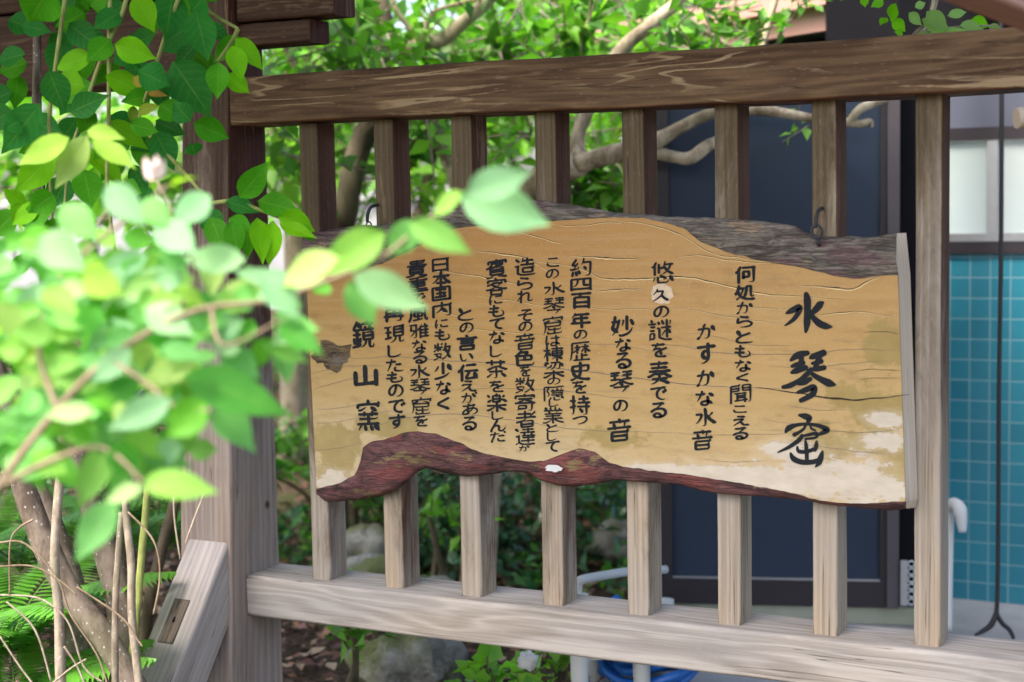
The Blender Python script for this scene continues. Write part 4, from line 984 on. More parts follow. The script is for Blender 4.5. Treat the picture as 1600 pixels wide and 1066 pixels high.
column([("貴", 360, 205, 80), ("重", 365, 280, 70), ("で", 366, 348, 50), ("風", 368, 420, 62), ("雅", 370, 495, 66), ("な", 372, 562, 54), ("る", 370, 618, 56), ("水", 373, 683, 62), ("琴", 374, 755, 74), ("窟", 378, 842, 80), ("を", 380, 910, 52)], 530, 350, .95, wk=96, wh=72)
column([("再", 255, 415, 74), ("現", 255, 510, 78), ("し", 258, 588, 56), ("た", 257, 655, 60), ("も", 258, 710, 50), ("の", 262, 772, 58), ("で", 266, 845, 64), ("す", 270, 915, 66)], 530, 350, 1.0, wk=96, wh=80)
column([("鏡", 112, 512, 132), ("山", 122, 703, 90), ("窯", 135, 888, 142)], 530, 350, 1.12, wk=106, apart=True)
# the title, stroke by stroke (pixels of the 3.44x enlargement at 1200,430)
TITLE = [
 ([(205, 100), (212, 135), (212, 200), (210, 260), (203, 306)], [24, 40, 36, 36, 14]),
 ([(98, 205), (125, 192), (168, 172), (166, 195), (146, 228), (120, 252), (90, 272)], [10, 30, 34, 30, 24, 18, 6]),
 ([(298, 146), (280, 158), (256, 186), (222, 215)], [12, 38, 34, 20]),
 ([(214, 198), (240, 225), (275, 258), (312, 274), (346, 277)], [22, 28, 38, 36, 6]),
 ([(122, 458), (150, 436), (176, 424), (214, 418)], [14, 34, 34, 26]), ([(180, 420), (178, 470), (172, 512)], [30, 28, 26]), ([(128, 490), (150, 482), (192, 470)], [16, 26, 24]), ([(126, 524), (150, 514), (205, 496)], [14, 32, 28]),
 ([(226, 446), (246, 436), (302, 416)], [14, 32, 34]), ([(284, 420), (268, 462), (254, 500)], [30, 28, 26]), ([(236, 474), (262, 470), (290, 462)], [14, 26, 24]), ([(230, 506), (262, 504), (304, 496)], [14, 28, 26]),
 ([(232, 506), (206, 536), (170, 566), (120, 592), (80, 602)], [22, 28, 26, 28, 20]),
 ([(216, 512), (248, 538), (290, 562), (330, 580), (360, 588)], [20, 26, 34, 42, 14]),
 ([(164, 584), (196, 576), (230, 556)], [18, 28, 22]), ([(160, 630), (198, 618), (244, 602), (248, 622), (232, 646), (176, 674)], [16, 28, 34, 32, 30, 24]),
 ([(168, 752), (198, 758), (222, 768), (212, 792)], [14, 34, 34, 16]),
 ([(94, 844), (112, 822), (150, 806), (205, 800), (262, 806), (306, 822), (318, 832), (296, 846), (256, 862)], [12, 32, 20, 17, 20, 28, 30, 24, 8]),
 ([(204, 806), (190, 828), (164, 846), (140, 858)], [12, 16, 18, 22]), ([(228, 808), (234, 824), (256, 834)], [10, 14, 10]),
 ([(180, 866), (216, 858), (262, 850), (256, 872), (200, 880)], [12, 17, 20, 15, 12]),
 ([(186, 862), (164, 888), (116, 922), (54, 952)], [22, 24, 20, 8]),
 ([(202, 892), (207, 930), (210, 1000)], [14, 22, 22]), ([(158, 922), (166, 946), (208, 948), (254, 932)], [12, 22, 20, 20]), ([(262, 892), (260, 916), (252, 942)], [12, 24, 18]),
 ([(122, 956), (138, 986), (180, 1004), (236, 1004), (274, 994)], [12, 32, 28, 26, 26]), ([(294, 946), (284, 980), (276, 1006), (256, 1030)], [12, 30, 28, 8])]
for i0, i1 in ((0, 4), (4, 16), (16, len(TITLE))):
    mb = MB()
    for pts, ws in TITLE[i0:i1]:
        P, Wd = crom([on_y(1200 + x / 3.4385, 430 + y / 3.4385, YF) for x, y in pts], ws, 5)
        sc = (on_y(1264, 590, YF) - on_y(1264, 591, YF)).length / 3.4385
        _st[0] += 1
        ribbon(mb, [(p.x, p.z) for p in P], [w * sc * .52 for w in Wd], YF - .0008 - (_st[0] % 25) * .000012)
    mb.build("lettering", M['ink'], sign)["label"] = "large heavy title character at the right end"

# ------------------------------------------------------------------ building behind (outhouse)
WY = 1.821
o0 = on_y(1500, 955, WY)
house = thing("outhouse", (1.6, WY, 0), "small outhouse with blue tiled wall, frosted window, navy door and pinkish eave behind the fence", "outhouse")
xl = on_y(1452, 900, WY).x; xr = 4.2
zs = on_y(1540, 397, WY).z; zt = on_y(1540, 222, WY).z
w1 = on_y(1549, 300, WY).x
mb = MB(); box(mb, (xl, WY, .03), (xr, WY + .12, zs)); mb.build("tiled_wall", M['tiles'], house)
mb = MB(); box(mb, (xl, WY + .012, zt + .035), (xr, WY + .10, 1.472)); mb.build("upper_wall", M['greywall'], house)
mb = MB(); box(mb, (xl - .3, WY + .02, 1.473), (xr, WY + .11, 2.15)); mb.build("eave_wall", M['black'], house)  # wall coloured black for the shadow under the eave
mb = MB()
box(mb, (xl, WY - .012, zs + .001), (xr, WY + .05, zs + .034)); box(mb, (xl, WY - .006, zt + .006), (xr, WY + .05, zt + .040))
win = mb.build("window_frame", M['doorframe'], house)
mb = MB()
box(mb, (xl, WY - .002, zs + .035), (xr, WY + .02, zs + .055)); 
for c in (w1, w1 + .42, w1 + .84, w1 - .42):
    if c > xl: box(mb, (c - .012, WY - .003, zs + .056), (c + .016, WY + .022, zt + .004))
mb.build("sash", M['steel'], win)
for a, b in ((xl, w1 - .013), (w1 + .017, w1 + .407), (w1 + .437, w1 + .827)):
    mb = MB(); box(mb, (a, WY + .008, zs + .056), (b, WY + .013, zt + .004)); mb.build("pane", M['glass'], win)
# door leaf, standing a little askew of the wall
dc = deep(1225, 945, 4.1)
da = (Vector((_r0.x, _r0.y, 0)) * math.cos(math.radians(9)) - Vector((_fwd.x, _fwd.y, 0)).normalized() * math.sin(math.radians(9))).normalized()
dn = Vector((da.y, -da.x, 0))
rot = Matrix(((da.x, -dn.x, 0), (da.y, -dn.y, 0), (0, 0, 1)))
def on_door(px, py, off=0):
    p = on_plane(px, py, dc + dn * off, dn) - dc
    return p.dot(da), p.z
base = Vector((dc.x, dc.y, 0)); zb = dc.z
u0 = on_door(1034, 940)[0]; u1 = on_door(1396, 940)[0]; zr = zb + on_door(1225, 906)[1]
mb = MB(); box(mb, (u0 + .03, .004, zr + .006), (u1 - .035, .03, 1.50), rot=rot, org=base); door = mb.build("door", M['navy'], house)
mb = MB()
box(mb, (u0, -.008, zb), (u1, .034, zr), rot=rot, org=base)
box(mb, (u0, -.008, zr + .0005), (u0 + .03, .034, 1.52), rot=rot, org=base)
box(mb, (u1 - .035, -.008, zr + .0005), (u1, .034, 1.52), rot=rot, org=base)
mb.build("door_frame", M['doorframe'], door)
mb = MB(); box(mb, (u0 + .03, -.004, zr + .0005), (u1 - .035, .02, zr + .0055), rot=rot, org=base); mb.build("bead", M['steel'], door)
mb = MB(); box(mb, (u1 - .018, -.018, zb), (u1 + .012, -.009, 1.5), rot=rot, org=base); mb.build("jamb", M['jamb'], house)
mb = MB(); box(mb, (u1 + .013, .03, zb - .05), (u1 + .085, .06, 1.95), rot=rot, org=base); mb.build("dark_gap", M['black'], house)
mb = MB(); box(mb, (u0 - .02, .01, .036), (u1 + .1, .5, zb - .006), rot=rot, org=base); mb.build("door_step", M['step'], house)
# hinge plate with a row of rings
mb = MB(); h0, hz0 = on_door(1409, 942); h1, hz1 = on_door(1418, 872)
box(mb, (h0 - .006, -.03, zb + hz0), (h0 + .012, -.022, zb + hz1), rot=rot, org=base)
for k in range(6):
    c = base + da * (h0 + .022) - Vector((0, 0, 0)) + dn * .026 + Vector((0, 0, zb + hz0 + (hz1 - hz0) * (k + .5) / 6))
    tube(mb, [c + da * math.cos(t) * .009 + Vector((0, 0, math.sin(t) * .008)) for t in [2 * math.pi * q / 8 for q in range(9)]], [.003] * 9, 6, k=2)
mb.build("hinge", M['steel'], door)
# eave: fascia running from far left to near right, dark soffit behind it
d_e = -ray(-690, 345); d_e.z = 0; d_e.normalize()
pe = deep(1052, 84, 5.3); perp = Vector((d_e.y, -d_e.x, 0))
if perp.dot(Vector((_fwd.x, _fwd.y, 0))) < 0: perp = -perp
er = Matrix(((d_e.x, perp.x, 0), (d_e.y, perp.y, 0), (0, 0, 1)))
mb = MB(); box(mb, (-.4, 0, 0), (3.2, .03, .13), rot=er, org=pe); box(mb, (-.4, -.05, .07), (3.2, 0, .13), rot=er, org=pe)
eave = mb.build("fascia", M['fascia'], house)
mb = MB(); box(mb, (-.4, .031, .02), (3.2, 1.9, .05), rot=er, org=pe); box(mb, (-.4, .031, .051), (3.2, 1.9, .16), rot=er, org=pe); mb.build("roof", M['roof'], house)
mb = MB(); box(mb, (.15, .30, 1.47 - pe.z), (3.2, .34, .019), rot=er, org=pe); mb.build("eave_shade_wall", M['black'], house)  # black wall added to stand for the eave's shadow
mb = MB(); c = on_plane(1322, 24, pe - perp * .06, perp)
tube(mb, [c + Vector((0, 0, .22)), c + Vector((0, 0, .03)), c + Vector((0, 0, -.02)) + d_e * .03, c + d_e * .09 + Vector((0, 0, -.02))], [.013, .013, .012, .008], 10)
mb.build("gutter_pipe", M['jamb'], eave)

# ------------------------------------------------------------------ things beside the outhouse
mb = MB()
c = lambda x, y: deep(x, y, 3.75)
tube(mb, [deep(1564, -60, 3.75), c(1565, 150), c(1564, 400), c(1561, 600), c(1560, 800), c(1558, 940), c(1553, 970)], [.0055] * 7, 8, k=8)
tube(mb, [c(1558, 955), c(1549, 976), c(1536, 986), c(1523, 993)], [.006, .0075, .006, .003], 7); tube(mb, [c(1556, 958), c(1566, 974), c(1577, 984), c(1584, 998)], [.006, .006, .0055, .0045], 7)
tag(mb.build("hanging_cable", M['cable']), "black cable hanging in front of the blue tiles, forked at its lower end", "cable")
mb = MB()
c = lambda x, y, q=0: deep(x, y, 3.95 - q)
tube(mb, [c(1482, 985), c(1483, 900), c(1485, 800)], [.0095, .0095, .010], 12)
tube(mb, [c(1480, 795), c(1490, 786, .02), c(1500, 798, .04), c(1504, 832, .05)], [.011, .014, .018, .009], 12)
tag(mb.build("plastic_pole", M['white']), "white plastic pole with a bent head against the blue tiles", "pole")

chair = thing("plastic_chair", ground0 := Vector(on_z(930, 1066, .0)), "low white plastic garden chair half hidden behind the bottom rail", "chair")
mb = MB(); c = lambda x, y, q=0: deep(x, y, 3.35 + q)
tube(mb, [c(903, 945), c(903, 915), c(910, 906), c(940, 900, .05), c(985, 893, .12), c(1040, 890, .2)], [.010] * 6, 10); mb.build("armrest", M['white'], chair)
for px, q in ((905, 0), (1002, .06), (930, .38), (1040, .42)):
    mb = MB(); t_ = c(px, 1000, q); b_ = Vector((t_.x, t_.y, ground_z(t_.x, t_.y) + (.035 if t_.x > .3 and t_.y > .62 else 0)))
    tube(mb, [t_ + Vector((0, 0, .10)), t_, b_], [.022, .022, .016], 10); mb.build("leg", M['white'], chair)
mb = MB(); s0 = [c(892, 1012, 0), c(1020, 1006, .02), c(1055, 985, .45), c(925, 990, .45)]
i0 = [mb.vert(p) for p in s0] + [mb.vert(p + Vector((0, 0, -.03))) for p in s0]
mb.face(i0[:4]); 
for k in range(4): mb.face([i0[k], i0[(k + 1) % 4], i0[4 + (k + 1) % 4], i0[4 + k]])
mb.face(i0[4:][::-1]); mb.build("seat", M['white'], chair)
mb = MB(); rng = random.Random(3)
for k in range(7):
    ctr = on_z(1005 + k * 9, 1058, .05 + .01 * k); R_ = .10 + .012 * (k % 3)
    tube(mb, [ctr + Vector((math.cos(a) * R_, math.sin(a) * R_ * .8, .02 * math.sin(a * 2 + k) + .015 * k)) for a in [2 * math.pi * q / 14 for q in range(15)]], [.011] * 15, 8, k=3)
tag(mb.build("hose_coil", M['blue']), "bright blue hose coiled on the ground under the bottom rail", "hose")
mb = MB(); rng = random.Random(5)
pc = deep(955, 992, 3.75)
g = [[mb.vert(pc + _R * (i - 4) * .022 + Vector((0, .03 * j, 0)) + Vector((0, 0, .02 * math.sin(i * 1.7 + j) + .012 * j - abs(i - 4) * .006))) for i in range(9)] for j in range(6)]
for j in range(5):
    for i in range(8): mb.face([g[j][i], g[j][i + 1], g[j + 1][i + 1], g[j + 1][i]])
# the sheet's hem hangs down to the ground
for i in range(8):
    a, b = mb.v[g[0][i]], mb.v[g[0][i + 1]]
    q = [mb.vert((a[0], a[1] - .03, .0)), mb.vert((b[0], b[1] - .03, .0))]
    mb.face([q[0], q[1], g[0][i + 1], g[0][i]])
tag(mb.build("plastic_sheet", M['blue']), "crumpled blue plastic sheet showing above the bottom rail", "sheet")
def rock(px, py, Z, r, label, sd, sq=.7, mat='rock', name="rock", cat="rock"):
    mb = MB(); c0 = deep(px, py, Z); N, K = 22, 14
    rows = []
    for j in range(K + 1):
        row = []
        for i in range(N):
            a = 2 * math.pi * i / N; b = math.pi * j / K
            d = Vector((math.sin(b) * math.cos(a), math.sin(b) * math.sin(a), math.cos(b)))
            q = noise.noise_vector(d * 1.3 + Vector((sd, sd, sd))).length * .55 + noise.noise(d * 3.5 + Vector((sd, 0, 0))) * .22 + .62
            v = noise.cell(d * 1.9 + Vector((sd, 2, 1))) * .10
            row.append(mb.vert(c0 + Vector((d.x * r, d.y * r, d.z * r * sq)) * (q + v * .6)))
        rows.append(row)
    for j in range(K):
        for i in range(N):
            mb.face([rows[j][i], rows[j + 1][i], rows[j + 1][(i + 1) % N], rows[j][(i + 1) % N]])
    return tag(mb.build(name, M[mat]), label, cat)
rock(640, 1040, 3.75, .145, "large mossy grey rock under the bottom rail beside the leaf litter", 1.2, .75)
rock(585, 905, 4.3, .13, "flat pale rock seen between the second and third slats", 2.7, .55)
rock(665, 930, 4.3, .10, "small grey rock right of the flat pale rock behind the slats", 5.1, .6)
rock(575, 862, 4.8, .12, "mossy boulder behind the left slats, below the sign", 7.4, .8)
rock(968, 845, 5.0, .10, "pale rock behind the slats left of the navy door", 9.9, .8)
rock(825, 1033, 3.2, .024, "small round white stone under the bottom rail", 31.0, .9, 'white', "white_stone", "stone")

# garden wall far behind
mb = MB()
wz = lambda px, py, y: on_y(px, py, y).z
WG = 5.6
zt_ = on_y(600, 312, WG).z
box(mb, (-9, WG, -.3), (-1.05, WG + .2, zt_)); 
gw = mb.build("garden_wall", M['plaster']); tag(gw, "low white plaster wall with a stone cap behind the garden trees", "wall")
mb = MB(); box(mb, (-9, WG - .06, zt_ + .001), (-1.0, WG + .26, zt_ + .07)); mb.build("wall_cap", M['concrete'], gw)
gw2 = gw

# ------------------------------------------------------------------ foliage palettes (leaf albedo)
BR = [(.16, .40, .035), (.20, .47, .05), (.12, .34, .035), (.25, .50, .07)]
MD = [(.075, .25, .036), (.10, .29, .04), (.055, .20, .032), (.13, .33, .045)]
DK = [(.028, .125, .060), (.038, .155, .068), (.022, .095, .050), (.06, .19, .065)]
def crown_tree(name, label, cat, group, trunk_pts, trunk_r, branches, clumps, pal, L, w, seed, mat='leaf_far', bark='smooth', sides=10):
    rng = random.Random(seed)
    root = thing(name, Vector((trunk_pts[0][0], trunk_pts[0][1], 0)), label, cat, group)
    mb = MB(); tube(mb, trunk_pts, trunk_r, sides, jit=.10); mb.build("trunk", M[bark], root)
    for pts, rr in branches:
        mb = MB(); tube(mb, pts, rr, max(6, sides - 2), jit=.28); mb.build("branch", M[bark], root)
    mb = MB(); tw = mb
    for (c_, r, n, *q) in clumps: clump(mb, rng, c_, r, n, L * (q[0] if q else 1), w * (q[0] if q else 1), pal, .85, tw)
    mb.build("crown", [M[mat], M['darkbark' if bark == 'darkbark' else 'thin']], root)
    return root

# the smooth pale-barked tree whose limbs cross behind the fence
Z1 = 4.0
def zz(p, Z=Z1): return [deep(x, y, Z + dz) for x, y, dz in p]
tp = zz([(742, 1010, .55), (760, 700, .5), (772, 450, .4), (795, 325, .25), (838, 287, .12), (905, 255, 0)])
tp[0].z = ground_z(tp[0].x, tp[0].y) - .03
cl = []
rng = random.Random(11)
for k in range(58):
    x = rng.uniform(430, 1120); y = rng.uniform(-90, 150) if k % 3 else rng.uniform(60, 320)
    if x > 1000 and y > 130: continue
    cl.append((deep(x, y, rng.uniform(4.2, 5.6)), rng.uniform(.10, .20), 49))
for x, y in ((1120, 30), (1180, 50), (1255, 8), (1100, 12), (1060, 45)):
    cl.append((deep(x, y, 4.0), .05, 21, .7))
for x, y in ((1248, 165), (1262, 198), (1290, 160)): cl.append((deep(x, y, 3.9), .012, 7, .5))
for x, y in ((900, 300), (950, 300), (930, 285), (1000, 295), (870, 285), (985, 320)): cl.append((deep(x, y, 4.3), .06, 35))
crown_tree("pale_barked_tree", "smooth pale-barked tree whose thick limbs fork behind the upper slats", "tree", None, tp, [.055, .052, .048, .042, .038, .034],
    [(zz([(905, 255, 0), (960, 240, -.05), (1020, 222, -.1), (1062, 200, -.1), (1110, 178, -.12), (1180, 172, -.15), (1265, 184, -.2), (1322, 192, -.2), (1345, 170, -.2), (1392, 150, -.15), (1425, 120, -.1)]), [0.0260, 0.0246, 0.0202, 0.0158, 0.0137, 0.0130, 0.0122, 0.0115, 0.0108, 0.0086, 0.0058]),
     (zz([(1322, 192, -.2), (1345, 194, -.2), (1360, 190, -.2), (1362, 200, -.2)]), [0.0108, 0.0101, 0.0072, 0.0022]),
     (zz([(985, 236, -.05), (1030, 240, -.08), (1075, 248, -.1), (1110, 226, -.1), (1150, 215, 0), (1230, 205, .2)]), [0.0216, 0.0166, 0.0158, 0.0151, 0.0130, 0.0086]),
     (zz([(905, 255, 0), (903, 215, .03), (918, 175, .05), (968, 82, .1), (1015, 40, .12), (1065, -2, .15), (1120, -60, .2)]), [0.0216, 0.0173, 0.0187, 0.0194, 0.0187, 0.0173, 0.0144]),
     (zz([(700, 250, .6), (640, 105, .5), (655, 70, .45), (690, 62, .45), (730, 30, .42), (762, 0, .4), (800, -50, .4)]), [0.0216, 0.0231, 0.0246, 0.0216, 0.0202, 0.0187, 0.0144]),
     (zz([(655, 70, .45), (640, 45, .45), (622, 20, .45), (606, -10, .45)]), [0.0101, 0.0079, 0.0072, 0.0058]), (zz([(663, 62, .45), (668, 35, .45), (685, 15, .45), (760, -4, .45)]), [0.0079, 0.0065, 0.0058, 0.0043]),
     (zz([(772, 450, .4), (730, 330, .5), (700, 250, .6)]), [0.0253, 0.0231, 0.0216]),
     (zz([(1062, 20, .1), (1095, 45, .1), (1135, 70, .1), (1170, 95, .1)]), [0.0086, 0.0079, 0.0072, 0.0050]), (zz([(1182, 105, .1), (1195, 60, .1), (1212, 0, .1), (1220, -30, .1)]), [0.0094, 0.0094, 0.0086, 0.0072]),
     (zz([(1410, 70, -.9), (1440, 48, -.9), (1455, 20, -.9), (1462, -20, -.9)]), [0.0050, 0.0050, 0.0043, 0.0036]), (zz([(1150, 60, .1), (1148, 20, .1), (1152, -10, .1)]), [0.0043, 0.0036, 0.0029])],
    cl, BR + MD, .075, .042, 21)
# dark-barked tree left of it
tp = [deep(520, 900, 4.9), deep(528, 420, 4.85), deep(540, 330, 4.8), deep(556, 250, 4.8), deep(580, 180, 4.8), deep(600, 60, 4.8), deep(590, -80, 4.8)]
tp[0].z = ground_z(tp[0].x, tp[0].y) - .03
cl = []
rng = random.Random(12)
for k in range(46): cl.append((deep(rng.uniform(400, 800), rng.uniform(-60, 300), rng.uniform(5.0, 6.4)), rng.uniform(.12, .22), 35))
crown_tree("garden_tree", "dark slender leaning trunk with bright leaves behind the second slat", "tree", "garden trees behind the fence", tp, [.05, .045, .04, .038, .035, .03, .02],
    [([deep(660, 330, 5.2), deep(672, 260, 5.2), deep(690, 190, 5.2), deep(720, 90, 5.2)], [.022, .02, .018, .014]), ([deep(527, 440, 4.9), deep(620, 380, 5.1), deep(660, 330, 5.2)], [.03, .026, .022]),
     ([deep(470, 120, 5), deep(450, 80, 5), deep(430, 30, 5)], [.014, .012, .01]), ([deep(586, 150, 4.8), deep(520, 140, 4.9), deep(470, 120, 5)], [.02, .016, .014])], cl, BR, .085, .05, 22, bark='darkbark')
# pale upright trunk and further trees
for k, (px, Z, x0, x1, y0, y1, pal, lab) in enumerate((
    (455, 6.3, 20, 500, 100, 300, BR, "bright green tree behind the post and the hanging leaves at left"),
    (860, 7.2, 640, 1020, -80, 260, BR, "far bright tree filling the gap between the middle slats"),
    (1010, 7.8, 820, 1080, -80, 200, MD, "far tree standing just left of the outhouse"))):
    b = deep(px, 700, Z); b.z = ground_z(b.x, b.y) - .05
    rng = random.Random(40 + k); cl = []
    for q in range(34): cl.append((deep(rng.uniform(x0, x1), rng.uniform(y0, y1), Z + rng.uniform(-.6, .8)), rng.uniform(.2, .34), 28))
    crown_tree("garden_tree", lab, "tree", "garden trees behind the fence", [b, deep(px + 8, 420, Z), deep(px + 4, 200, Z), deep(px + 20, -60, Z)], [.06, .05, .045, .03], [], cl, pal, .115, .07, 60 + k, bark='thin' if k == 0 else 'darkbark')

# shrubs low behind the fence
def shrub(name, label, cat, spots, pal, L, w, seed, mat, stems=5, group=None):
    rng = random.Random(seed)
    c0 = sum((s_[0] for s_ in spots), Vector()) / len(spots)
    gz = ground_z(c0.x, c0.y)
    root = thing(name, Vector((c0.x, c0.y, gz)), label, cat, group)
    mb = MB()
    for c_, r, n in spots: clump(mb, rng, c_, r, n, L, w, pal, .8, mb)
    for k in range(stems):
        tw = MB(); c_ = spots[rng.randrange(len(spots))][0]
        tube(tw, [Vector((c0.x + rng.uniform(-.08, .08), c0.y + rng.uniform(-.08, .08), gz - .03)), (c0 + c_) / 2 + Vector((0, 0, -.1)), c_], [.012, .009, .005], 6); tw.build("stem", M['darkbark'], root)
    mb.build("foliage", [M[mat], M['darkbark']], root)
    return root
def spots(rng, x0, x1, y0, y1, Z0, Z1, n, r0, r1, m):
    return [(deep(rng.uniform(x0, x1), rng.uniform(y0, y1), rng.uniform(Z0, Z1)), rng.uniform(r0, r1), m) for _ in range(n)]
R2 = random.Random(77)
shrub("evergreen_shrub", "dark blue-green shrub behind the slats under the middle of the sign", "shrub", spots(R2, 650, 800, 735, 880, 4.8, 5.4, 34, .08, .16, 56), DK, .05, .028, 1, 'leaf_dark', group="shrubs behind the fence")
shrub("evergreen_shrub", "dark green shrub just left of the navy door", "shrub", spots(R2, 800, 1010, 720, 900, 5.0, 5.7, 34, .09, .17, 56), DK + MD[:1], .05, .028, 2, 'leaf_dark', group="shrubs behind the fence")
shrub("leafy_shrub", "mid green shrub filling the gap between the post and first slat", "shrub", spots(R2, 400, 610, 640, 850, 5.0, 5.8, 26, .08, .15, 49), MD + DK[:2], .06, .034, 3, 'leaf_far', group="shrubs behind the fence")
shrub("leafy_shrub", "dark shrub at the left edge behind the foreground leaves", "shrub", spots(R2, -120, 260, 560, 900, 4.6, 5.6, 34, .10, .2, 49), DK + MD, .06, .034, 4, 'leaf_dark', group="shrubs behind the fence")
for k, (x0, x1, y0, y1, Z, lab) in enumerate(((655, 720, 790, 815, 4.4, "small bright seedling between the second and third slats"), (740, 815, 1045, 1062, 3.3, "small round-leaved weed under the bottom rail"), (548, 570, 975, 985, 3.4, "tiny weed under the left end of the bottom rail"), (862, 905, 1010, 1030, 3.5, "little green weed beside the white chair leg"))):
    shrub("weed", lab, "weed", spots(R2, x0, x1, y0, y1, Z, Z + .15, 4, .03, .05, 14), BR, .05, .036, 30 + k, 'leaf_far', 3)

# ground cover under the shrubs and fallen leaves
rng = random.Random(9); mb = MB()
for k in range(420):
    x, y = rng.uniform(-3.2, .2), rng.uniform(1.5, 5.2)
    if noise.noise(Vector((x * 1.3, y * 1.3, 4))) < -.05: continue
    clump(mb, rng, (x, y, ground_z(x, y) + .05), .09, 21, .05, .03, MD + DK, .5)
tag(mb.build("ground_cover", M['leaf_far']), "low leafy ground cover on the bank behind the fence", "ground cover", kind="stuff")
rng = random.Random(10); mb = MB()
LP = [(.15, .07, .045), (.26, .13, .07), (.10, .045, .04), (.34, .20, .12), (.19, .08, .065), (.42, .30, .20)]
for k in range(3600):
    x, y = rng.uniform(-1.7, .35), rng.uniform(.15, 2.6)
    if k % 5 == 0: x, y = rng.uniform(-2.6, -.2), rng.uniform(-1.2, .6)
    z = ground_z(x, y) + .004 + rng.uniform(0, .02)
    a = rng.uniform(0, 6.3); d = Vector((math.cos(a), math.sin(a), rng.uniform(-.3, .4))).normalized(); L = rng.uniform(.03, .065)
    p = LP[rng.randrange(len(LP))]; f = rng.uniform(.7, 1.2)
    n_ = Vector((rng.uniform(-.5, .5), rng.uniform(-.5, .5), 1)).normalized(); n_ = (n_ - d * n_.dot(d)).normalized()
    small_leaf(mb, Vector((x, y, z)), d, n_, L, L * rng.uniform(.4, .6), tuple(q * f for q in p))
tag(mb.build("fallen_leaves", M['litter']), "brown fallen leaves littering the ground behind the post", "leaf litter", kind="stuff")

# ------------------------------------------------------------------ leafy shrub by the post: speckled trunks, hanging leaves in focus
gs = thing("garden_shrub", Vector((-.75, -.1, 0)), "tall shrub with speckled brown trunks and dark green leaves hanging before the gate post", "shrub")
def stem(name, pts, rr, mat, Z, sides=9, parent=None, drop=False, jit=.10):
    P = [deep(x, y, Z + (q[0] if q else 0)) for x, y, *q in pts]
    if drop:
        e = P[-1] + (P[-1] - P[-2]).normalized() * .15; P.append(e)
        P.append(Vector((e.x, e.y, ground_z(e.x, e.y) - .04))); rr = rr + [rr[-1], rr[-1] * 1.1]
    mb = MB(); tube(mb, P, rr, sides, jit=jit)
    return mb.build(name, M[mat], parent)
ZS = 2.62
stem("trunk", [(-70, -60), (-50, 260), (-18, 520), (10, 640), (32, 745), (70, 850), (112, 930), (165, 1000), (205, 1066)], [.008, .012, .016, .019, .020, .023, .023, .022, .022], 'trunk', ZS + .12, 12, gs, True)
stem("trunk", [(60, -60), (58, 200), (72, 430), (95, 600), (120, 720), (150, 810), (172, 880), (190, 960), (196, 1066)], [.006, .009, .013, .018, .020, .023, .025, .026, .027], 'trunk', ZS + .22, 12, gs, True)
stem("trunk", [(-60, 380), (-30, 560), (10, 670), (60, 760), (98, 860), (118, 950), (122, 1066)], [.004, .007, .010, .014, .02, .026, .028], 'trunk', ZS + .34, 12, gs, True)
stem("trunk", [(330, -60), (322, 300), (306, 560), (290, 720), (272, 790), (250, 870), (232, 950), (222, 1066)], [.004, .006, .008, .010, .012, .0125, .013, .014], 'darkbark', ZS + .66, 10, gs, True)
stem("stem", [(100, 480), (98, 600), (97, 706), (90, 790), (85, 880), (92, 960), (95, 1066)], [.006, .007, .0075, .0078, .008, .0082, .009], 'thin', ZS - .05, 10, gs, True)
stem("stem", [(196, 560), (197, 700), (196, 790), (205, 880), (206, 960), (214, 1040)], [.004, .005, .006, .007, .007, .007], 'thin', ZS, 8, gs, True)
stem("stem", [(190, 800), (184, 880), (180, 960), (180, 1066)], [.005, .006, .006, .006], 'thin', ZS + .02, 8, gs, True)
stem("stem", [(236, 640), (230, 770), (222, 860), (214, 960)], [.005, .007, .007, .007], 'stem', ZS + .18, 8, gs, True)
for pts in ([(0, 848), (40, 850), (90, 905), (110, 960), (150, 1020), (168, 1070)], [(0, 885), (50, 885), (90, 905), (120, 930)], [(15, 930), (16, 850), (30, 825), (52, 812)], [(120, 917), (190, 965), (215, 1000), (222, 1010)], [(200, 800), (240, 845), (250, 900), (240, 960)],
            [(0, 930), (60, 935), (105, 970), (130, 1040), (160, 1066)], [(0, 995), (30, 1040), (52, 1070)], [(275, 720), (272, 800), (282, 875)], [(320, 770), (300, 820), (290, 850)], [(80, 1070), (110, 1045), (135, 1030)], [(10, 940), (55, 985), (80, 1066)], [(100, 1010), (120, 1040), (135, 1075)]):
    stem("twig", pts, [.0017] * len(pts), 'thin' if len(pts) % 2 else 'twig', ZS - .08, 6, gs, jit=.4)
ZL = 2.50
for pts in ([(106, -30), (96, 40), (88, 95), (78, 170), (78, 260), (85, 400), (98, 480)], [(172, -30), (171, 60), (170, 180), (168, 300), (185, 430), (196, 560)], [(205, -30), (190, 25), (172, 62), (148, 120), (128, 185), (110, 240), (100, 330)], [(285, -20), (262, 45), (248, 88), (232, 138), (215, 190)],
            [(330, 318), (372, 314), (398, 325), (432, 338), (470, 350)], [(215, 190), (270, 250), (330, 318)], [(372, 45), (365, 60), (352, 80), (340, 96)], [(285, -20), (330, 20), (372, 45)]):
    stem("stem", pts, [.0042 - .0022 * k / len(pts) for k in range(len(pts))], 'stem', ZL + .03, 7, gs)
rng = random.Random(5)
TB, TM, TD, TP = (.150, .46, .004), (.050, .29, .008), (.014, .185, .028), (.30, .54, .07)
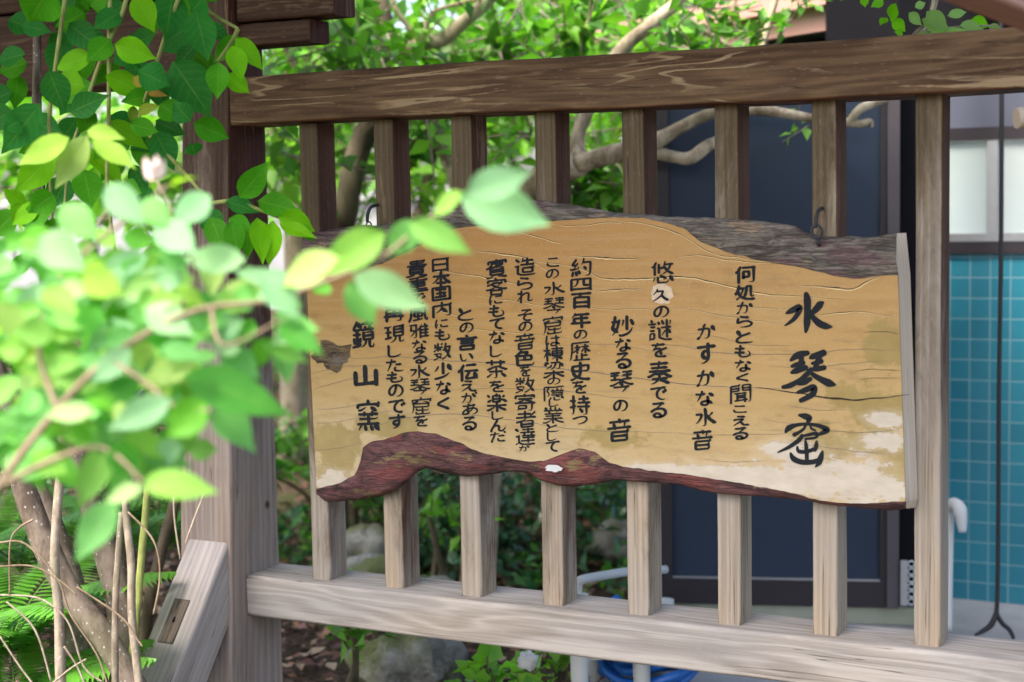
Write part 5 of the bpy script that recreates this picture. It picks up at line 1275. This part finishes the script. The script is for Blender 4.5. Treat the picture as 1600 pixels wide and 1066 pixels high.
def leafset(mb, rows, Z, sc, jz, rng, grow=1.0):
    for bx_, by_, tx_, ty_, w, tone in rows:
        z0 = Z + rng.uniform(-jz, jz); z1 = z0 + rng.uniform(-1, 1) * .03 * Z / 2.5
        b, t = deep(bx_ * sc, by_ * sc, z0), deep(tx_ * sc, ty_ * sc, z1)
        h = ((EYE - b).normalized() + Vector((rng.uniform(-.4, .4), rng.uniform(-.4, .4), rng.uniform(.1, .6)))).normalized()
        f = rng.uniform(.85, 1.15)
        leaf(mb, b, t, w * grow * sc * Z / F_PX, h, tuple(q * f for q in tone), 7, rng.uniform(.12, .35), rng.uniform(-.05, .16))
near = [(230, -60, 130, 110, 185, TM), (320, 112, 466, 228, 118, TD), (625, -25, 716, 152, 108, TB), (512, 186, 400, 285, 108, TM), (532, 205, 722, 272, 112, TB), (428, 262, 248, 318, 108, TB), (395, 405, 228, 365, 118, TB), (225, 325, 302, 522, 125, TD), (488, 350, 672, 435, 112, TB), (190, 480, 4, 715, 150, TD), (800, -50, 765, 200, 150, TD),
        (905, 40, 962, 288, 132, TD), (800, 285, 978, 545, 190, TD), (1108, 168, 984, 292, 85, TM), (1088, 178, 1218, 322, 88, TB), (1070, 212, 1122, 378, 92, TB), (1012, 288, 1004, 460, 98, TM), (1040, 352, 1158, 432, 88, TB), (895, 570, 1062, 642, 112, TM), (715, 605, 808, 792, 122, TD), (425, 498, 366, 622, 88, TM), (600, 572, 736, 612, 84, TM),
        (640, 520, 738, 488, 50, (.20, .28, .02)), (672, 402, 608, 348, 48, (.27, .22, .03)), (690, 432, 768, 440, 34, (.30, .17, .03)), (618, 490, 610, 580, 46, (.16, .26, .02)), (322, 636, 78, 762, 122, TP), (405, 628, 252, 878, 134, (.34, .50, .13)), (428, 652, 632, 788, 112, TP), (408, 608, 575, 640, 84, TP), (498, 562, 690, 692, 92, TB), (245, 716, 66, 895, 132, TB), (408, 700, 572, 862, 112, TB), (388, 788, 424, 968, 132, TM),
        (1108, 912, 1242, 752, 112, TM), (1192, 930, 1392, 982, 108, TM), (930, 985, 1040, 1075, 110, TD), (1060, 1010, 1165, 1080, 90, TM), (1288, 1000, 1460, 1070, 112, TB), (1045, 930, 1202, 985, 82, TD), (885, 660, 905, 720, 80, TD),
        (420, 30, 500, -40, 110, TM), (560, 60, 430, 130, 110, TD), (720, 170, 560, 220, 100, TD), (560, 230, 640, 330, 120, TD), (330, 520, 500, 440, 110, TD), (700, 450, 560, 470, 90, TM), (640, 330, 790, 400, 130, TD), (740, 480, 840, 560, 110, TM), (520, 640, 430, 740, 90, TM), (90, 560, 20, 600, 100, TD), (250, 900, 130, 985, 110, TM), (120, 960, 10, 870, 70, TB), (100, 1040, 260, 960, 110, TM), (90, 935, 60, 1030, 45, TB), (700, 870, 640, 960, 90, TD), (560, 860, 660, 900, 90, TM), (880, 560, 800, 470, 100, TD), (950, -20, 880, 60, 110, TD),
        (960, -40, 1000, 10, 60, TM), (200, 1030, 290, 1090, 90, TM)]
mb = MB()
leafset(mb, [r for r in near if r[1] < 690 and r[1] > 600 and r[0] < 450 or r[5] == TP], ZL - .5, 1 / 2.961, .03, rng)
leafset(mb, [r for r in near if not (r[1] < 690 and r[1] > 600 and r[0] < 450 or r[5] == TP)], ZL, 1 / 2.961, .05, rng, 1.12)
tube(mb2 := MB(), [deep(110, 240, ZL), deep(125, 225, ZL - .3), deep(140, 212, ZL - .5)], [.002, .002, .0015], 6); mb2.build("stem", M['stem'], gs)
near2 = [(402, 340, 410, 414, 36, TB), (427, 345, 420, 416, 38, TB), (436, 348, 497, 374, 25, TB), (330, 340, 352, 398, 38, TM), (362, 345, 372, 400, 34, TM), (385, 345, 388, 405, 30, TM), (44, 395, 15, 436, 28, TM), (70, 352, 30, 372, 30, TD), (62, 372, 50, 402, 26, TD), (468, 352, 490, 378, 18, TM), (300, 345, 268, 372, 34, TM), (25, 330, -15, 372, 40, TM), (60, 320, 20, 352, 34, TB)]
leafset(mb, near2, ZL, 1.0, .05, rng)
fill = []
for k in range(64):
    x, y = rng.uniform(0, 330), rng.uniform(-30, 330)
    if 150 < x and y > 260 or x > 250 and y > 180: continue
    a = rng.uniform(-.6, 3.6)
    fill.append((x, y, x + math.cos(a) * 48, y + abs(math.sin(a)) * 50 + 8, rng.uniform(28, 46), TD if k % 3 else TM))
leafset(mb, fill, ZL + .22, 1.0, .10, rng)
mb.build("foliage", M['leaf_mid'], gs)

# ------------------------------------------------------------------ pale leafy branches close to the lens, far out of focus
ZF = 1.40
fg = thing("foreground_shrub", Vector((deep(-60, 900, ZF).x, deep(-60, 900, ZF).y, ground_z(deep(-60, 900, ZF).x, deep(-60, 900, ZF).y))), "bright young leafy branches in the left foreground, far out of focus", "shrub")
mb = MB()
g0 = Vector(fg.location)
def ftube(pts, r): tube(mb, [deep(x, y, ZF + q) if not isinstance(x, Vector) else x for x, y, q in pts], r, 7)
ftube([(-140, 1300, .05), (-60, 900, .03), (0, 760, 0), (90, 640, 0), (170, 560, 0), (260, 505, 0), (330, 480, .01), (420, 470, .02), (520, 435, .02), (600, 400, .02), (660, 350, .03), (715, 312, .03), (745, 300, .03)], [.006, .005, .004, .0036, .0032, .003, .0027, .0024, .0022, .002, .0018, .0015, .0012])
ftube([(90, 640, 0), (60, 540, .02), (90, 440, .04), (150, 380, .05), (215, 330, .06), (262, 290, .07)], [.003, .0026, .0024, .0022, .002, .0016])
ftube([(170, 560, 0), (230, 600, -.02), (280, 640, -.04), (330, 640, -.05)], [.0026, .002, .0018, .0014])
ftube([(0, 760, 0), (80, 720, -.02), (160, 700, -.04), (225, 755, -.06)], [.003, .0026, .002, .0016])
ftube([(260, 505, 0), (300, 450, .03), (300, 400, .04)], [.0022, .0018, .0014]); ftube([(330, 480, .01), (350, 540, -.01), (440, 500, 0)], [.0022, .0018, .0012])
tube(mb, [g0 + Vector((0, 0, -.03)), g0 + Vector((.01, 0, .25)), deep(-140, 1300, ZF + .05)], [.009, .008, .006], 8)
mb.build("branch", M['twig'], fg)
F1, F2, F3, F4 = (.33, .58, .28), (.19, .51, .13), (.085, .37, .045), (.26, .52, .09)
rows = [(728, 305, 832, 268, 56, F1), (718, 305, 862, 352, 80, F1), (725, 302, 672, 338, 34, F4), (640, 348, 738, 396, 46, F2), (652, 345, 602, 404, 48, F2), (603, 362, 492, 432, 64, F2), (552, 430, 670, 484, 56, F1), (545, 440, 586, 512, 50, F2), (532, 405, 430, 448, 58, F1), (478, 452, 362, 422, 38, F1), (384, 406, 280, 406, 50, F1), (290, 458, 352, 492, 34, F3), (436, 506, 506, 556, 42, F3),
        (226, 482, 304, 524, 56, F1), (346, 545, 408, 592, 50, F2), (312, 558, 214, 604, 56, F1), (286, 588, 456, 648, 76, F3), (334, 634, 398, 708, 62, F2), (322, 628, 258, 686, 58, F3), (268, 624, 166, 672, 48, F1), (155, 664, 218, 722, 54, F1), (198, 678, 272, 718, 48, F2), (148, 644, 66, 648, 34, F1), (108, 664, 148, 694, 28, F3), (-10, 650, 62, 702, 56, F2), (138, 618, 2, 642, 42, F2), (132, 562, 36, 580, 36, F4), (70, 440, 22, 524, 48, F1), (2, 470, 40, 545, 44, F1), (62, 368, 134, 424, 62, F1),
        (166, 290, 228, 354, 52, F1), (327, 303, 268, 354, 50, F1), (98, 322, 150, 375, 54, F2), (226, 312, 264, 358, 42, F2), (245, 348, 308, 398, 56, F1), (128, 430, 194, 462, 52, F4), (66, 452, 124, 492, 44, F2), (268, 416, 146, 494, 44, F1), (0, 725, 98, 738, 52, F2), (172, 695, 122, 796, 56, F2), (178, 690, 214, 748, 50, F3), (222, 756, 342, 766, 50, F2), (226, 762, 162, 784, 30, F1), (182, 782, 116, 880, 58, F2), (120, 560, 180, 610, 44, F2), (205, 545, 140, 600, 44, F1), (250, 545, 320, 560, 40, F2), (410, 430, 470, 500, 50, F1), (480, 500, 420, 540, 46, F1), (30, 590, -30, 640, 40, F2), (380, 500, 310, 530, 46, F1), (30, 690, 70, 770, 44, F3)]
rng = random.Random(23)
for k in range(230):
    x = rng.gauss(190, 150); y = rng.uniform(395, 720)
    if x > 500 or (x > 300 and y > 560) or y < 420 and x > 330: continue
    a = rng.uniform(0, 6.28); L = rng.uniform(48, 88)
    rows.append((x, y, x + math.cos(a) * L, y + math.sin(a) * L * .6 + 14, rng.uniform(28, 46), (F1, F2, F3, F2, F4)[k % 5]))
for k in range(150):
    x, y = rng.gauss(170, 150), rng.uniform(370, 700)
    if x > 470 or x > 300 and (y > 560 or y < 420): continue
    a = rng.uniform(0, 6.28); L = rng.uniform(46, 80)
    rows.append((x, y, x + math.cos(a) * L, y + math.sin(a) * L * .6 + 14, rng.uniform(26, 42), (F3, F2, F3)[k % 3]))
mb = MB()
for i, r in enumerate(rows):
    r = r[:5] + (tuple(v * q for v, q in zip(r[5], random.Random(i * 7).choice([(1, 1, 1), (1.15, 1, .8), (.85, .95, 1), (.75, .82, .9), (1.25, 1.02, .6)]))),)
    leafset(mb, [r], ZF + (.0 if i < 52 else .06 if i < 230 else .2), 1.0, .06, rng)
mb.build("foliage", M['leaf_near'], fg)
mb = MB(); c_ = deep(240, 268, ZF + .07)
for k in range(5):
    a = k * 1.3; leaf(mb, c_ + _U * -.008, c_ + _R * math.cos(a) * .011 + _U * (.012 + .004 * math.sin(a)), .012, -_fwd + _R * math.cos(a), (.75, .5, .45), 4)
mb.build("blossom", M['flower'], fg)
mb = MB(); c_ = deep(248, 456, ZF + .02)
for dx in (-.002, .002): tube(mb, [c_ + _R * dx - _U * .002, c_ + _R * dx, c_ + _R * dx + _U * .002], [.0012, .0026, .0012], 8)
mb.build("berry", M['berry'], fg)
mb = MB(); leaf(mb, deep(268, 296, ZF + .07), deep(306, 272, ZF + .07), .016, Vector((0, 0, 1)), (.30, .5, .05), 5, .4, .3); mb.build("bud_leaf", M['leaf_near'], fg)

# ------------------------------------------------------------------ ferns
def fern(label, c0, fr, group="ferns by the shrub", L=.32, seed=1):
    rng = random.Random(seed); root = thing("fern", c0, label, "fern", group)
    for a, el in fr:
        mb = MB(); d = Vector((math.cos(a), math.sin(a), 0)); pts = []
        for k in range(9):
            t = k / 8; pts.append(c0 + d * L * t * math.cos(el * (1 - t * .6)) + Vector((0, 0, L * (math.sin(el) * t - .45 * t * t))))
        P, _ = crom(pts, None, 4); n = len(P)
        tube(mb, pts, [.0022] * 8 + [.0008], 5, tint=(.12, .25, .04))
        side = d.cross(Vector((0, 0, 1))).normalized()
        for i in range(2, n):
            t = i / n; q = .10 * math.sin(math.pi * min(1, .12 + t * .9)) ** .8 + .004
            for s_ in (-1, 1):
                e = P[i] + side * s_ * q + (P[min(i + 1, n - 1)] - P[i - 1]).normalized() * q * .35 + Vector((0, 0, -.012))
                nn = Vector((0, 0, 1)) + side * s_ * .3
                f = rng.uniform(.8, 1.15)
                leaf(mb, P[i], e, .019, nn, (.12 * f, .35 * f, .04 * f), 4, .2, .1, .3)
        mb.build("frond", M['leaf_far'], root)
cz = lambda px, py, Z: (lambda p: Vector((p.x, p.y, max(p.z - .05, ground_z(p.x, p.y) + .02))))(deep(px, py, Z))
fern("bright fern at the lower left edge beside the speckled trunks", cz(10, 985, 2.95), [(-.5, 1.1), (.1, 1.2), (.8, 1.0), (-1.2, .9), (1.7, 1.1), (2.6, 1.0), (3.6, 1.0), (-2.1, .8)], L=.34, seed=2)
fern("fern at the bottom left corner, lowest of the ferns", cz(25, 1090, 2.8), [(-.3, 1.0), (.4, 1.1), (1.1, 1.0), (2.4, 1.0), (3.3, .9), (-1.2, .8)], L=.28, seed=3)
fern("fern behind the trunks at the left edge, farther back", cz(30, 860, 3.5), [(-.6, 1.1), (.2, 1.2), (1.0, 1.0), (2.2, 1.1), (3.2, 1.0), (-1.4, .9)], L=.36, seed=4)
fern("fern between the speckled trunks and the post", cz(245, 830, 3.6), [(-.6, 1.1), (.2, 1.2), (1.0, 1.0), (2.2, 1.1), (3.2, 1.0)], L=.3, seed=5)
# sprig of pale leaves over the right end of the top rail
sp = thing("leafy_sprig", deep(1430, 60, 2.95), "light green sprig lying over the right end of the top rail", "sprig")
mb = MB(); mb2 = MB(); rng = random.Random(8)
tube(mb2, [deep(1405, 85, 3.0), deep(1430, 52, 2.95), deep(1455, 28, 2.93), deep(1470, -20, 2.93)], [.004, .0035, .003, .002], 6)
tube(mb2, [deep(1430, 52, 2.95), deep(1500, 42, 2.9), deep(1560, 40, 2.88)], [.003, .0022, .0012], 6)
TS = (.24, .40, .12)
leafset(mb, [(1400, 5, 1392, 35, 20, TB), (1395, 30, 1415, 50, 20, TB), (1448, 18, 1482, 48, 26, TS), (1440, 30, 1490, 55, 26, TS), (1470, 52, 1420, 62, 18, TS), (1480, 25, 1512, 18, 16, TS), (1500, 40, 1540, 48, 26, TS), (1518, 30, 1546, 42, 22, TB), (1465, 58, 1520, 50, 22, TS), (1380, 0, 1360, 12, 16, TB), (1385, 28, 1375, 40, 14, TB), (1410, 52, 1398, 50, 14, TB), (1482, 46, 1505, 60, 20, TS), (1545, 42, 1565, 45, 14, TS), (1430, 12, 1446, 4, 14, TS), (1350, -5, 1352, 12, 14, TB), (1420, 20, 1440, 40, 18, TS)], 2.9, 1.0, .04, rng)
mb.build("foliage", M['leaf_mid'], sp); mb2.build("stem", M['thin'], sp)
